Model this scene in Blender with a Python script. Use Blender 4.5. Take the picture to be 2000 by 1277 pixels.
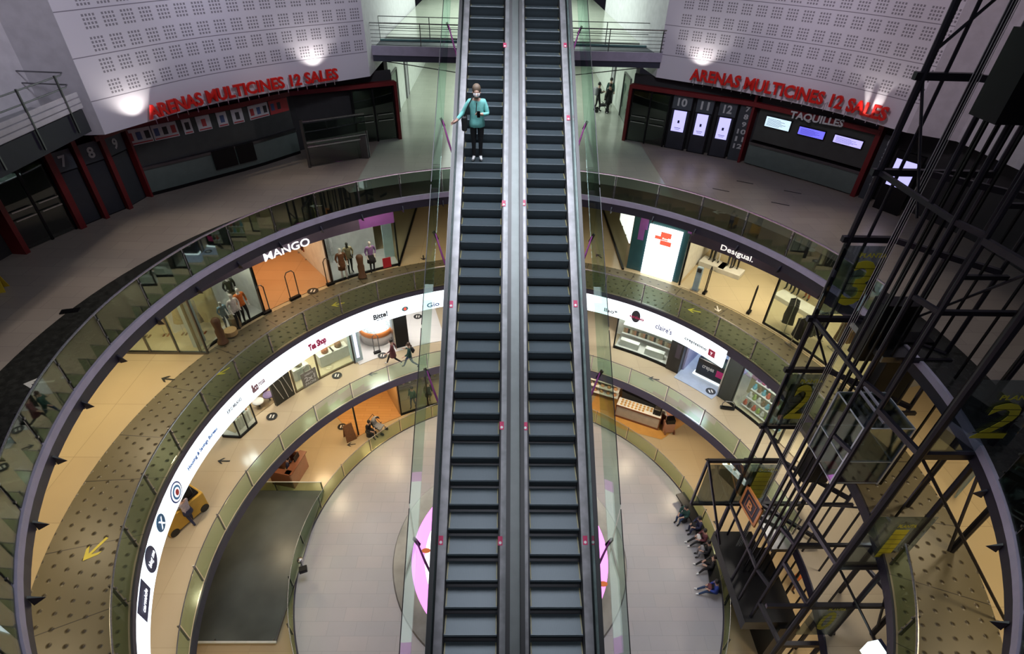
import bpy, bmesh, math, random
import numpy as np
from mathutils import Vector, Matrix
for o in list(bpy.data.objects): bpy.data.objects.remove(o)
random.seed(7)
SC = bpy.context.scene
COL = SC.collection
PI = math.pi
R = math.radians
# ------------------------------------------------------------------ camera
F = 1053.0; TH = R(37.19); ROLL = R(1.81); YAW = R(1.79)
CAM = np.array([-.63, -11.59, 10.19])
_s, _c = math.sin(TH), math.cos(TH)
head = np.array([math.sin(YAW), math.cos(YAW), 0]); r0 = np.array([math.cos(YAW), -math.sin(YAW), 0])
fw = head*_c + np.array([0, 0, -_s]); d0 = -head*_s + np.array([0, 0, -_c])
rx = math.cos(ROLL)*r0 - math.sin(ROLL)*d0; ry = math.sin(ROLL)*r0 + math.cos(ROLL)*d0
cd = bpy.data.cameras.new('camera'); cam = bpy.data.objects.new('camera', cd); COL.objects.link(cam)
cd.sensor_fit = 'HORIZONTAL'; cd.sensor_width = 36; cd.lens = 36*F/2000; cd.clip_start = .1; cd.clip_end = 300
M4 = Matrix.Identity(4)
for i in range(3):
    M4[i][0] = rx[i]; M4[i][1] = -ry[i]; M4[i][2] = -fw[i]; M4[i][3] = CAM[i]
cam.matrix_world = M4
SC.camera = cam
def ray(x, y): return fw + rx*(x-1000)/F + ry*(y-638.5)/F
def atz(x, y, z):
    d = ray(x, y); return CAM + d*(z-CAM[2])/d[2]
def aty(x, y, Y):
    d = ray(x, y); return CAM + d*(Y-CAM[1])/d[1]
def atx(x, y, X):
    d = ray(x, y); return CAM + d*(X-CAM[0])/d[0]
def cyl(x, y, r, cy=0.):
    d = ray(x, y); ox, oy = CAM[0], CAM[1]-cy
    a = d[0]**2+d[1]**2; b = 2*(ox*d[0]+oy*d[1]); c = ox*ox+oy*oy-r*r
    t = (-b+math.sqrt(max(0, b*b-4*a*c)))/(2*a); return CAM + d*t
def onwall(poly, x, y):
    d = ray(x, y); best = None
    for (ax, ay), (bx, by) in zip(poly[:-1], poly[1:]):
        A = np.array([[d[0], -(bx-ax)], [d[1], -(by-ay)]]); b = np.array([ax-CAM[0], ay-CAM[1]])
        try: t, u = np.linalg.solve(A, b)
        except Exception: continue
        if t > 0:
            e = max(0, -u, u-1)
            if best is None or e < best[0]: best = (e, t)
    return CAM + d*best[1]
def adeg(p): return math.degrees(math.atan2(p[1], p[0]))
# ------------------------------------------------------------------ world, exposure, light
W = bpy.data.worlds.new('world'); SC.world = W; W.use_nodes = True
W.node_tree.nodes['Background'].inputs[0].default_value = (.30, .30, .42, 1)
W.node_tree.nodes['Background'].inputs[1].default_value = .03
SC.view_settings.view_transform = 'Standard'; SC.view_settings.look = 'None'
SC.view_settings.exposure = 0.0; SC.view_settings.gamma = 1; SC.view_settings.use_curve_mapping = False
SC.cycles.transparent_max_bounces = 32; SC.cycles.max_bounces = 6; SC.cycles.diffuse_bounces = 2
SC.cycles.glossy_bounces = 3; SC.cycles.sample_clamp_indirect = 4; SC.cycles.sample_clamp_direct = 0
SC.cycles.caustics_reflective = False; SC.cycles.caustics_refractive = False
Z4, Z3, Z2, Z1 = .5, -4.15, -9.5, -14.31
Z5 = 4.9
R4, R3, R2, R1 = 11.35, 11.05, 11.35, 9.92
C1 = (.07, 2.63)
def light(kind, loc, power, col, size=1., aim=None, **k):
    l = bpy.data.lights.new('lamp', kind); o = bpy.data.objects.new('lamp', l); COL.objects.link(o)
    o.location = loc; l.energy = power; l.color = col
    if kind == 'AREA': l.shape = k.get('shape', 'DISK'); l.size = size; l.size_y = k.get('size_y', size); l.spread = k.get('spread', PI)
    elif kind == 'SPOT': l.shadow_soft_size = size; l.spot_size = R(k.get('cone', 60)); l.spot_blend = .8
    else: l.shadow_soft_size = size
    if aim is not None:
        o.rotation_euler = (Vector(aim)-Vector(loc)).to_track_quat('-Z', 'Y').to_euler()
    return o
WARM = (1, .80, .50); WARMW = (1, .86, .66); COOL = (.86, .92, 1)
# dome light over the atrium, added wall spots and fill, corridor lamps
light('AREA', (0, 1, 17.5), 330, (.84, .85, 1), 12)
light('AREA', (0, 1.5, 17), 800, (.86, .90, 1), 9, spread=R(75))
for a, pw, cl_ in ((150, 900, (.86, .84, 1)), (122, 900, (.86, .84, 1)), (60, 850, (.88, .84, 1)), (36, 700, (1, .80, .92)), (172, 300, (1, .97, .9))):
    light('SPOT', (3*math.cos(R(a)), 3*math.sin(R(a)), 14), pw*2.6, cl_, .8, aim=(18*math.cos(R(a)), 18*math.sin(R(a)), 9.2), cone=56)  # added spots to brighten the perforated cinema walls
light('AREA', (0, -13, 16), 330, (.86, .90, 1), 8, aim=(0, -2, 0), spread=R(110))  # added fill lamp behind the camera, lightens the lower escalators
light('AREA', (0, 30, 9.5), 2300, (.86, 1, .90), 8, shape='RECTANGLE', size_y=16)
light('AREA', (0, 28, 4.0), 1050, (.88, 1, .90), 9, shape='RECTANGLE', size_y=14)
# ceiling downlights under each gallery (angle, radius, power)
for a, pw in ((168, 140), (184, 85), (200, 80), (222, 80)):
    light('AREA', (14.6*math.cos(R(a)), 14.6*math.sin(R(a)), -.15), pw, WARM, .7)
for a in (-4, -22, -42): light('AREA', (14.6*math.cos(R(a)), 14.6*math.sin(R(a)), -.15), 90, WARM, .7)
for a in (138, 120, 104, 90, 76, 58, 42, 24): light('AREA', (12.5*math.cos(R(a)), 12.5*math.sin(R(a)), -.15), 42, WARM, .5)
for a in (150, 165, 180, 195, 210): light('AREA', (13.2*math.cos(R(a)), 13.2*math.sin(R(a)), -5.6), 56, (1, .82, .56), .6)
for a in (135, 118, 100, 82, 64, 46, 30, 14, -5): light('AREA', (12.7*math.cos(R(a)), 12.7*math.sin(R(a)), -5.6), 60, (1, .92, .80), .6)
for a in (160, 142, 124, 106): light('AREA', (12.6*math.cos(R(a)), 12.6*math.sin(R(a)), -10.6), 75, (1, .80, .50), .5)
for a in (88, 70, 54, 38, 22, 0, -20): light('AREA', (13*math.cos(R(a)), 13*math.sin(R(a)), -10.6), 75, (1, .82, .56), .5)
def pt0(r, a, z): return (r*math.cos(R(a)), r*math.sin(R(a)), z)
# warm pools on the cinema level floor
for x, y, pw in ((565, 335, 420), (330, 455, 380), (140, 600, 260), (1345, 335, 420), (1640, 440, 320)):
    q = atz(x, y, Z4); light('SPOT', (q[0]*.9, q[1]*.9, 14), pw*1.6, (1, .85, .66), .25, aim=q, cone=20)
for a, pw in ((195, 480), (175, 480), (155, 480), (135, 440), (112, 380), (68, 380), (50, 480), (30, 420), (8, 260)):
    light('SPOT', pt0(13.2, a, 13.5), pw*1.7, (1, .88, .76), .4, aim=pt0(13.4, a, Z4), cone=36)
# ------------------------------------------------------------------ materials
MT = {}
def P(name, col, rough=.6, metal=0., emis=None, es=1., noise=0., nscale=3., spec=.5, bump=0., noise2=None):
    if name in MT: return MT[name]
    m = bpy.data.materials.new(name); m.use_nodes = True; nt = m.node_tree; b = nt.nodes['Principled BSDF']
    b.inputs['Base Color'].default_value = (*col, 1); b.inputs['Roughness'].default_value = rough
    b.inputs['Metallic'].default_value = metal; b.inputs['Specular IOR Level'].default_value = spec
    if emis: b.inputs['Emission Color'].default_value = (*emis, 1); b.inputs['Emission Strength'].default_value = es
    tc = nt.nodes.new('ShaderNodeTexCoord'); n = nt.nodes.new('ShaderNodeTexNoise')
    n.inputs['Scale'].default_value = nscale; n.inputs['Detail'].default_value = 3
    nt.links.new(tc.outputs['Object'], n.inputs['Vector'])
    if not emis:
        r = nt.nodes.new('ShaderNodeValToRGB'); v = noise or .06
        c2 = noise2 or tuple(max(0, x*(1-v)) for x in col); c3 = tuple(min(1, x*(1+v)) for x in col)
        r.color_ramp.elements[0].color = (*c2, 1); r.color_ramp.elements[1].color = (*c3, 1)
        r.color_ramp.elements[0].position = .35; r.color_ramp.elements[1].position = .65
        nt.links.new(n.outputs[0], r.inputs[0]); nt.links.new(r.outputs[0], b.inputs['Base Color'])
    if bump:
        bp = nt.nodes.new('ShaderNodeBump'); bp.inputs['Strength'].default_value = bump
        nt.links.new(n.outputs[0], bp.inputs['Height']); nt.links.new(bp.outputs[0], b.inputs['Normal'])
    MT[name] = m; return m
def glassm(name, tint=(.8, .9, .86), refl=.10, rough=.02):
    if name in MT: return MT[name]
    m = bpy.data.materials.new(name); m.use_nodes = True; nt = m.node_tree; nt.nodes.clear()
    o = nt.nodes.new('ShaderNodeOutputMaterial'); mx = nt.nodes.new('ShaderNodeMixShader')
    t = nt.nodes.new('ShaderNodeBsdfTransparent'); g = nt.nodes.new('ShaderNodeBsdfGlossy')
    lw = nt.nodes.new('ShaderNodeLayerWeight'); lw.inputs[0].default_value = .35
    mp = nt.nodes.new('ShaderNodeMapRange'); mp.inputs[3].default_value = refl*.4; mp.inputs[4].default_value = min(.9, refl*4)
    nt.links.new(lw.outputs['Fresnel'], mp.inputs[0])
    t.inputs[0].default_value = (*tint, 1); g.inputs[0].default_value = (.9, .95, .93, 1); g.inputs['Roughness'].default_value = rough
    nt.links.new(mp.outputs[0], mx.inputs[0]); nt.links.new(t.outputs[0], mx.inputs[1]); nt.links.new(g.outputs[0], mx.inputs[2])
    nt.links.new(mx.outputs[0], o.inputs[0]); MT[name] = m; return m
def emi(name, col, s): return P(name, col, .6, 0, col, s)
class NB:  # small node helper
    def __init__(s, m): s.nt = m.node_tree
    def math(s, op, a, b=None, c=None):
        n = s.nt.nodes.new('ShaderNodeMath'); n.operation = op
        for i, v in enumerate((a, b, c)):
            if v is None: continue
            if isinstance(v, (int, float)): n.inputs[i].default_value = v
            else: s.nt.links.new(v, n.inputs[i])
        return n.outputs[0]
    def mix(s, f, a, b):
        n = s.nt.nodes.new('ShaderNodeMix'); n.data_type = 'RGBA'
        for k, v in ((0, f), (6, a), (7, b)):
            if isinstance(v, tuple): n.inputs[k].default_value = (*v, 1)
            elif isinstance(v, (int, float)): n.inputs[k].default_value = v
            else: s.nt.links.new(v, n.inputs[k])
        return n.outputs[2]
def tile(name, c1, c2, grout, rough=.25, sx=1.2, sy=.6, off=.5, nz=.5, spec=.5):
    m = P(name, c1, rough, spec=spec); nt = m.node_tree; b = nt.nodes['Principled BSDF']
    tc = nt.nodes.new('ShaderNodeTexCoord'); br = nt.nodes.new('ShaderNodeTexBrick')
    br.offset = off; br.inputs['Scale'].default_value = 1; br.inputs['Brick Width'].default_value = sx; br.inputs['Row Height'].default_value = sy
    br.inputs['Mortar Size'].default_value = .006; br.inputs['Mortar'].default_value = (*grout, 1)
    br.inputs['Color1'].default_value = (*c1, 1); br.inputs['Color2'].default_value = (*c2, 1)
    nt.links.new(tc.outputs['Object'], br.inputs['Vector'])
    no = nt.nodes.new('ShaderNodeTexNoise'); no.inputs['Scale'].default_value = nz; no.inputs['Detail'].default_value = 5
    nt.links.new(tc.outputs['Object'], no.inputs['Vector'])
    h = NB(m); f = h.math('MULTIPLY', no.outputs[0], .35)
    out = h.mix(f, br.outputs[0], tuple(x*.7 for x in c2)); nt.links.new(out, b.inputs['Base Color'])
    return m
MTile4 = tile('cinema floor tiles', (.42, .36, .31), (.37, .31, .27), (.22, .19, .17), .35, 1.2, .6)
MPale4 = tile('pale corridor floor', (.50, .52, .45), (.46, .49, .42), (.36, .38, .33), .16, 1.2, .6)
MGold = tile('warm marble floor', (.58, .47, .29), (.54, .43, .27), (.30, .24, .15), .16, 2.4, 2.4, .0, .8)
MCream = tile('cream marble floor', (.52, .43, .30), (.49, .40, .28), (.34, .28, .19), .16, 1.8, 1.8, .0, .8)
MTan = tile('tan marble floor', (.47, .37, .23), (.44, .34, .21), (.34, .27, .18), .16, 1.8, 1.8, .0, .8)
MDisc = tile('pale grey plaza tiles', (.42, .41, .43), (.46, .43, .44), (.30, .30, .31), .30, 1.2, .6, .5, 1.2)
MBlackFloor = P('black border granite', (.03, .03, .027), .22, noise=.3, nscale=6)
MWhite = P('white painted plaster', (.62, .60, .64), .6)
MWhiteWall = P('white corridor wall', (.70, .74, .70), .5)
MGreyWall = P('grey painted wall', (.36, .36, .38), .7)
MDark = P('dark wall', (.03, .03, .032), .7)
MBlack = P('black metal', (.012, .012, .014), .35, .6)
MLift = P('dark grey painted steel', (.013, .012, .019), .42, .3)
MPurple = P('dark violet fascia', (.018, .016, .030), .45)
MLilac = P('lilac grey fascia trim', (.44, .41, .52), .45)
MFasciaDark = P('near black slab edge', (.02, .018, .035), .35)
MSteel = P('brushed stainless steel', (.55, .55, .56), .28, 1., noise=.15, nscale=20)
MSteelD = P('dull dark steel', (.18, .18, .19), .35, 1.)
MRubber = P('black rubber handrail', (.008, .008, .009), .45)
MRed = P('dark red lacquer', (.16, .012, .014), .4)
MGlassRail = glassm('green tinted railing glass', (.74, .82, .74), .02)
MGlassDark = glassm('smoky railing glass', (.50, .56, .52), .16)
MGlass = glassm('clear shop glass', (.90, .95, .93), .06)
MGlassLift = glassm('grey lift glass', (.62, .68, .72), .14)
MGlassEsc = glassm('green escalator glass', (.78, .88, .85), .035)
MSlabBot = P('ceiling white plaster', (.55, .52, .46), .8)
MFascW = emi('backlit white fascia', (.86, .96, 1.), 1.6)
# studded mat
MMat = P('brown studded metal floor', (.20, .165, .10), .40, .0)
def _mat():
    nt = MMat.node_tree; b = nt.nodes['Principled BSDF']; h = NB(MMat)
    tc = nt.nodes.new('ShaderNodeTexCoord'); sp = nt.nodes.new('ShaderNodeSeparateXYZ'); nt.links.new(tc.outputs['Object'], sp.inputs[0])
    x, y = sp.outputs[0], sp.outputs[1]
    ang = h.math('MULTIPLY', h.math('ARCTAN2', y, x), 31.0)
    rr = h.math('SQRT', h.math('ADD', h.math('MULTIPLY', x, x), h.math('MULTIPLY', y, y)))
    rv = h.math('DIVIDE', rr, .36)
    half = h.math('MULTIPLY', h.math('MODULO', h.math('FLOOR', rv), 2.0), .5)
    fu = h.math('SUBTRACT', h.math('FRACT', h.math('ADD', h.math('ADD', ang, half), 100.)), .5)
    fv = h.math('SUBTRACT', h.math('FRACT', rv), .5)
    d = h.math('SQRT', h.math('ADD', h.math('MULTIPLY', h.math('MULTIPLY', fu, fu), 1.2), h.math('MULTIPLY', fv, fv)))
    dot = h.math('LESS_THAN', d, .135)
    seam = h.math('LESS_THAN', h.math('FRACT', h.math('ADD', h.math('MULTIPLY', ang, 1/5.6), 40.)), .012)
    no = nt.nodes.new('ShaderNodeTexNoise'); no.inputs['Scale'].default_value = .6; nt.links.new(tc.outputs['Object'], no.inputs['Vector'])
    base = h.mix(no.outputs[0], (.115, .10, .06), (.16, .135, .08))
    c = h.mix(dot, base, (.045, .035, .022)); c = h.mix(seam, c, (.03, .025, .02))
    nt.links.new(c, b.inputs['Base Color'])
    bp = nt.nodes.new('ShaderNodeBump'); bp.inputs['Strength'].default_value = .7; bp.inputs['Distance'].default_value = .04
    nt.links.new(h.math('MULTIPLY', h.math('MAXIMUM', h.math('SUBTRACT', .2, d), 0.), 5.), bp.inputs['Height']); nt.links.new(bp.outputs[0], b.inputs['Normal'])
_mat()
# perforated acoustic panels (uses UV in metres)
MPerf = P('white perforated acoustic panel', (.62, .60, .66), .6)
def _perf():
    nt = MPerf.node_tree; b = nt.nodes['Principled BSDF']; h = NB(MPerf)
    uv = nt.nodes.new('ShaderNodeUVMap'); sp = nt.nodes.new('ShaderNodeSeparateXYZ'); nt.links.new(uv.outputs[0], sp.inputs[0])
    u, v = sp.outputs[0], sp.outputs[1]
    gu = h.math('FRACT', h.math('DIVIDE', u, .66)); gv = h.math('FRACT', h.math('DIVIDE', h.math('SUBTRACT', v, 1.06), .645))
    # group occupies 0.12..0.86 of its cell, 4 x 4 square holes
    cu = h.math('MULTIPLY', h.math('SUBTRACT', gu, .14), 4/.72); cv = h.math('MULTIPLY', h.math('SUBTRACT', gv, .14), 4/.72)
    def inr(c): return h.math('MULTIPLY', h.math('GREATER_THAN', c, 0.), h.math('LESS_THAN', c, 4.))
    hu = h.math('LESS_THAN', h.math('ABSOLUTE', h.math('SUBTRACT', h.math('FRACT', cu), .5)), .30)
    hv = h.math('LESS_THAN', h.math('ABSOLUTE', h.math('SUBTRACT', h.math('FRACT', cv), .5)), .30)
    hole = h.math('MULTIPLY', h.math('MULTIPLY', inr(cu), inr(cv)), h.math('MULTIPLY', hu, hv))
    hole = h.math('MULTIPLY', hole, h.math('GREATER_THAN', v, 1.1))
    hole = h.math('MULTIPLY', hole, h.math('GREATER_THAN', u, .66))
    line = h.math('LESS_THAN', h.math('ABSOLUTE', h.math('SUBTRACT', h.math('FRACT', h.math('DIVIDE', h.math('SUBTRACT', v, 1.06), 1.29)), .01)), .012)
    line = h.math('MULTIPLY', line, h.math('GREATER_THAN', v, .8))
    c = h.mix(hole, (.72, .69, .76), (.27, .25, .29)); c = h.mix(line, c, (.25, .23, .28))
    nt.links.new(c, b.inputs['Base Color'])
_perf()
# ------------------------------------------------------------------ builders
def tag(o, label=None, cat=None, group=None, kind=None):
    if label: o['label'] = label
    if cat: o['category'] = cat
    if group: o['group'] = group
    if kind: o['kind'] = kind
    return o
def empty(name, loc=(0, 0, 0), rz=0, label=None, cat=None, group=None, parent=None):
    o = bpy.data.objects.new(name, None); COL.objects.link(o); o.location = Vector(loc); o.rotation_euler = (0, 0, rz)
    if parent: o.parent = parent
    return tag(o, label, cat, group)
class MB:
    def __init__(s): s.v = []; s.f = []; s.m = []; s.uv = {}; s.mats = []; s.cur = 0; s.sm = False
    def mat(s, m):
        if m not in s.mats: s.mats.append(m)
        s.cur = s.mats.index(m); return s
    def face(s, pts, uv=None):
        i = len(s.v); s.v += [tuple(map(float, p)) for p in pts]; s.f.append(tuple(range(i, i+len(pts)))); s.m.append(s.cur)
        if uv: s.uv[len(s.f)-1] = uv
        return s
    def mesh(s, vs, fs):
        i = len(s.v); s.v += [tuple(map(float, p)) for p in vs]
        for f in fs: s.f.append(tuple(i+k for k in f)); s.m.append(s.cur)
        return s
    def box(s, c, size, rz=0, M=None):
        hx, hy, hz = size[0]/2, size[1]/2, size[2]/2
        vs = [(x, y, z) for x in (-hx, hx) for y in (-hy, hy) for z in (-hz, hz)]
        if M is None: M = Matrix.Translation(Vector(c)) @ Matrix.Rotation(rz, 4, 'Z')
        vs = [M @ Vector(v) for v in vs]
        return s.mesh(vs, [(0, 1, 3, 2), (4, 6, 7, 5), (0, 4, 5, 1), (2, 3, 7, 6), (0, 2, 6, 4), (1, 5, 7, 3)])
    def beam(s, a, b, w, h=None, up=(0, 0, 1)):
        a, b = Vector(a), Vector(b); h = h or w; d = (b-a); L = d.length; d.normalize()
        u = Vector(up)
        if abs(d.dot(u)) > .98: u = Vector((0, 1, 0))
        x = d.cross(u).normalized(); y = x.cross(d)
        M = Matrix([[x[i], d[i], y[i], ((a+b)/2)[i]] for i in range(3)]+[[0, 0, 0, 1]])
        return s.box(None, (w, L, h), M=M)
    def tube(s, pts, r, n=8, cap=True):
        pts = [Vector(p) for p in pts]; rr = r if isinstance(r, (list, tuple)) else [r]*len(pts); base = len(s.v); prev = None
        for i, p in enumerate(pts):
            d = (pts[min(i+1, len(pts)-1)]-pts[max(i-1, 0)]).normalized()
            if prev is None: x = d.orthogonal().normalized()
            else:
                x = (prev-d*prev.dot(d)).normalized()
            prev = x; y = d.cross(x)
            s.v += [tuple(p+(x*math.cos(2*PI*k/n)+y*math.sin(2*PI*k/n))*rr[i]) for k in range(n)]
        for i in range(len(pts)-1):
            for k in range(n):
                a = base+i*n+k; b = base+i*n+(k+1) % n; s.f.append((a, b, b+n, a+n)); s.m.append(s.cur)
        if cap:
            s.f.append(tuple(base+k for k in range(n))[::-1]); s.m.append(s.cur)
            e = base+(len(pts)-1)*n; s.f.append(tuple(e+k for k in range(n))); s.m.append(s.cur)
        return s
    def lathe(s, prof, c=(0, 0, 0), n=16, a0=0, a1=2*PI, sx=1, sy=1):
        base = len(s.v); full = abs(a1-a0-2*PI) < 1e-6; N = n if full else n+1
        for (r, z) in prof:
            for k in range(N):
                a = a0+(a1-a0)*k/n; s.v.append((c[0]+r*math.cos(a)*sx, c[1]+r*math.sin(a)*sy, c[2]+z))
        for i in range(len(prof)-1):
            for k in range(n):
                k2 = (k+1) % N if full else k+1
                s.f.append((base+i*N+k, base+i*N+k2, base+(i+1)*N+k2, base+(i+1)*N+k)); s.m.append(s.cur)
        return s
    def arc(s, prof, a0, a1, n=None, c=(0, 0), closed=True):
        """sweep closed profile [(r,z)..] along an arc in degrees"""
        n = n or max(2, int(abs(a1-a0)/2.5)); base = len(s.v); m = len(prof)
        for k in range(n+1):
            a = R(a0+(a1-a0)*k/n)
            for (r, z) in prof: s.v.append((c[0]+r*math.cos(a), c[1]+r*math.sin(a), z))
        for k in range(n):
            for i in range(m if closed else m-1):
                j = (i+1) % m; s.f.append((base+k*m+i, base+(k+1)*m+i, base+(k+1)*m+j, base+k*m+j)); s.m.append(s.cur)
        if closed and abs(abs(a1-a0)-360) > .01:
            s.f.append(tuple(base+i for i in range(m))); s.m.append(s.cur)
            s.f.append(tuple(base+n*m+i for i in range(m))[::-1]); s.m.append(s.cur)
        return s
    def build(s, name, m=None, parent=None, smooth=False, loc=None, bevel=0):
        me = bpy.data.meshes.new(name); org = Vector(loc) if loc is not None else Vector((0, 0, 0))
        me.from_pydata([tuple(Vector(v)-org) for v in s.v], [], s.f)
        mats = s.mats or [m]
        for x in mats: me.materials.append(x)
        if s.mats:
            for p, i in zip(me.polygons, s.m): p.material_index = i
        if s.uv:
            ul = me.uv_layers.new(name='UVMap')
            for fi, uv in s.uv.items():
                for li, c in zip(me.polygons[fi].loop_indices, uv): ul.data[li].uv = c
        bm = bmesh.new(); bm.from_mesh(me); bmesh.ops.recalc_face_normals(bm, faces=bm.faces)
        if bevel: bmesh.ops.bevel(bm, geom=list(bm.edges), offset=bevel, segments=1, affect='EDGES')
        bm.to_mesh(me); bm.free()
        if smooth:
            for p in me.polygons: p.use_smooth = True
        o = bpy.data.objects.new(name, me); COL.objects.link(o); o.location = org
        if parent:
            o.parent = parent
        return o
def ringprof(r_in, r_out, zb, zt): return [(r_in, zt), (r_out, zt), (r_out, zb), (r_in, zb)]
def struct(mb, name, m=None): return tag(mb.build(name, m), kind='structure')
def pt(r, a, z, c=(0, 0)): return Vector((c[0]+r*math.cos(R(a)), c[1]+r*math.sin(R(a)), z))
ORD = ['first', 'second', 'third', 'fourth', 'fifth', 'sixth', 'seventh', 'eighth', 'ninth', 'tenth', 'eleventh', 'twelfth', 'thirteenth', 'fourteenth', 'fifteenth', 'sixteenth', 'seventeenth', 'eighteenth', 'nineteenth', 'twentieth', 'twenty-first', 'twenty-second']
def copy_tree(o, parent=None):
    c = o.copy(); COL.objects.link(c); c.parent = parent
    for ch in [x for x in bpy.data.objects if x.parent == o]: copy_tree(ch, c)
    return c
# text -> mesh points
_tc = {}
def textmesh(body, bold=.0, ext=.02):
    k = (body, bold, ext)
    if k in _tc: return _tc[k]
    cu = bpy.data.curves.new('t', 'FONT'); cu.body = body; cu.size = 1; cu.extrude = ext; cu.offset = bold; cu.resolution_u = 3
    o = bpy.data.objects.new('t', cu); COL.objects.link(o)
    me = bpy.data.meshes.new_from_object(o.evaluated_get(bpy.context.evaluated_depsgraph_get()))
    vs = np.array([tuple(v.co) for v in me.vertices]); fs = [tuple(p.vertices) for p in me.polygons]
    bpy.data.objects.remove(o); bpy.data.curves.remove(cu); bpy.data.meshes.remove(me)
    mn = vs.min(0); mx = vs.max(0)
    _tc[k] = (vs, fs, mn, mx); return _tc[k]
def text_on(mb, body, fn, bold=.0, depth=.02, flipx=False):
    """fn(u,v,w): u,v in 0..1 across text box, w in 0..1 depth -> world"""
    vs, fs, mn, mx = textmesh(body, bold, .02)
    u = (vs[:, 0]-mn[0])/(mx[0]-mn[0]); v = (vs[:, 1]-mn[1])/(mx[1]-mn[1]); w = (vs[:, 2]-mn[2])/(mx[2]-mn[2])
    mb.mesh([fn(a, b, c) for a, b, c in zip(u, v, w)], fs); return mb
def flat_fn(A, B, h, n, depth=.03, up=(0, 0, 1), slant=0):
    A, B, n, up = Vector(A), Vector(B), Vector(n).normalized(), Vector(up).normalized()
    return lambda u, v, w: A+(B-A)*(u+slant*v)+up*(h*v)+n*(.01+depth*w)
def cyl_fn(r, a0, a1, z0, z1, depth=.02, inward=True, c=(0, 0), z0b=None):
    def f(u, v, w):
        a = a0+(a1-a0)*u; rr = r-(.01+depth*w) if inward else r+(.01+depth*w)
        return pt(rr, a, z0+(z1-z0)*v, c)
    return f
# ------------------------------------------------------------------ floors / slabs
A0, A1 = -72, 252
def slab(name, rin, rout, zt, zb, top, a0=A0, a1=A1, c=(0, 0), bot=None, n=130):
    mb = MB(); mb.mat(top); prof = ringprof(rin, rout, zb, zt)
    mb.mat(top).arc([(rin, zt), (rout, zt)], a0, a1, n, c, closed=False)
    mb.mat(bot or MSlabBot).arc([(rout, zb), (rin, zb)], a0, a1, n, c, closed=False)
    mb.mat(MFasciaDark).arc([(rin, zb), (rin, zt)], a0, a1, n, c, closed=False)
    return struct(mb, name)
slab('floor', R4, 30, Z4, Z4-.2, MTile4)
slab('floor', R3, 30, Z3, Z3-.45, MGold)
slab('floor', R2, 30, Z2, Z2-.45, MCream)
struct(MB().arc(ringprof(9.95, 30, Z1-.3, Z1), A0, A1, 110, C1), 'floor', MTan)
mb = MB(); mb.mat(MDisc).arc([(5.5, Z1+.01), (9.9, Z1+.01)], 0, 360, 120, C1, closed=False)
mb.mat(MFasciaDark).arc([(9.9, Z1+.01), (9.97, Z1+.03), (9.97, Z1-.4), (5.5, Z1-.4)], 0, 360, 120, C1, closed=False)
struct(mb, 'floor')
# bright marble strip in the middle of the cinema level + corridor running back
struct(MB().mat(MPale4).face(
       [pt(R4+1.4, 124, Z4+.012)] + [pt(R4+1.4, a, Z4+.012) for a in range(122, 56, -4)] + [pt(R4+1.4, 56.6, Z4+.012), (6.9, 50, Z4+.012), (-7, 50, Z4+.012)]), 'floor')
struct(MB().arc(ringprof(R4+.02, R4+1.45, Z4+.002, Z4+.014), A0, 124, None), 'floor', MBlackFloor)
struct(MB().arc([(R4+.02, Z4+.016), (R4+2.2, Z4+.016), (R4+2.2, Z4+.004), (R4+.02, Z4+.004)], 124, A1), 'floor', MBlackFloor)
struct(MB().arc(ringprof(R3+.02, 13.5, Z3+.002, Z3+.02), A0, A1, 160), 'floor', MMat)
# fascias
struct(MB().arc(ringprof(R4-.07, R4+.02, Z4-.2, Z4+.02), A0, A1, 130), 'trim_1', MLilac)
struct(MB().arc(ringprof(R4-.03, R4+.04, Z4-.56, Z4-.2), A0, A1, 130), 'trim_2', MPurple)
struct(MB().arc(ringprof(R3-.03, R3+.03, Z3-.22, Z3+.01), A0, A1, 130), 'trim_3', MPurple)
fa0, fa1 = 33.5, 247
struct(MB().arc(ringprof(R3-.02, R3+.05, Z3-1.2, Z3-.22), fa0, fa1, 130), 'trim_4', MFascW)
struct(MB().arc(ringprof(R3-.0, R3+.05, Z3-.45, Z3-.22), A0, fa0, 30), 'trim_5', MPurple)
struct(MB().arc(ringprof(R2-.03, R2+.03, Z2-.45, Z2+.01), A0, A1, 130), 'trim_6', MFasciaDark)
# outer walls closing the building
for nm, z0, z1, m in (('wall_ground', Z1, Z2-.45, P('warm dark wall', (.20, .16, .11), .7)), ('wall_first', Z2, Z3-.45, MWhite), ('wall_second', Z3, Z4-.2, P('sand wall', (.42, .36, .26), .7)), ('wall_third', Z4, 14, MDark)):
    struct(MB().arc([(24, z0), (24, z1), (24.2, z1), (24.2, z0)], A0, 69 if nm == 'wall_third' else A1, 60), nm, m)
struct(MB().arc([(24, Z4), (24, 14), (24.2, 14), (24.2, Z4)], 107, A1, 60), 'wall_third_left', MDark)
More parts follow.
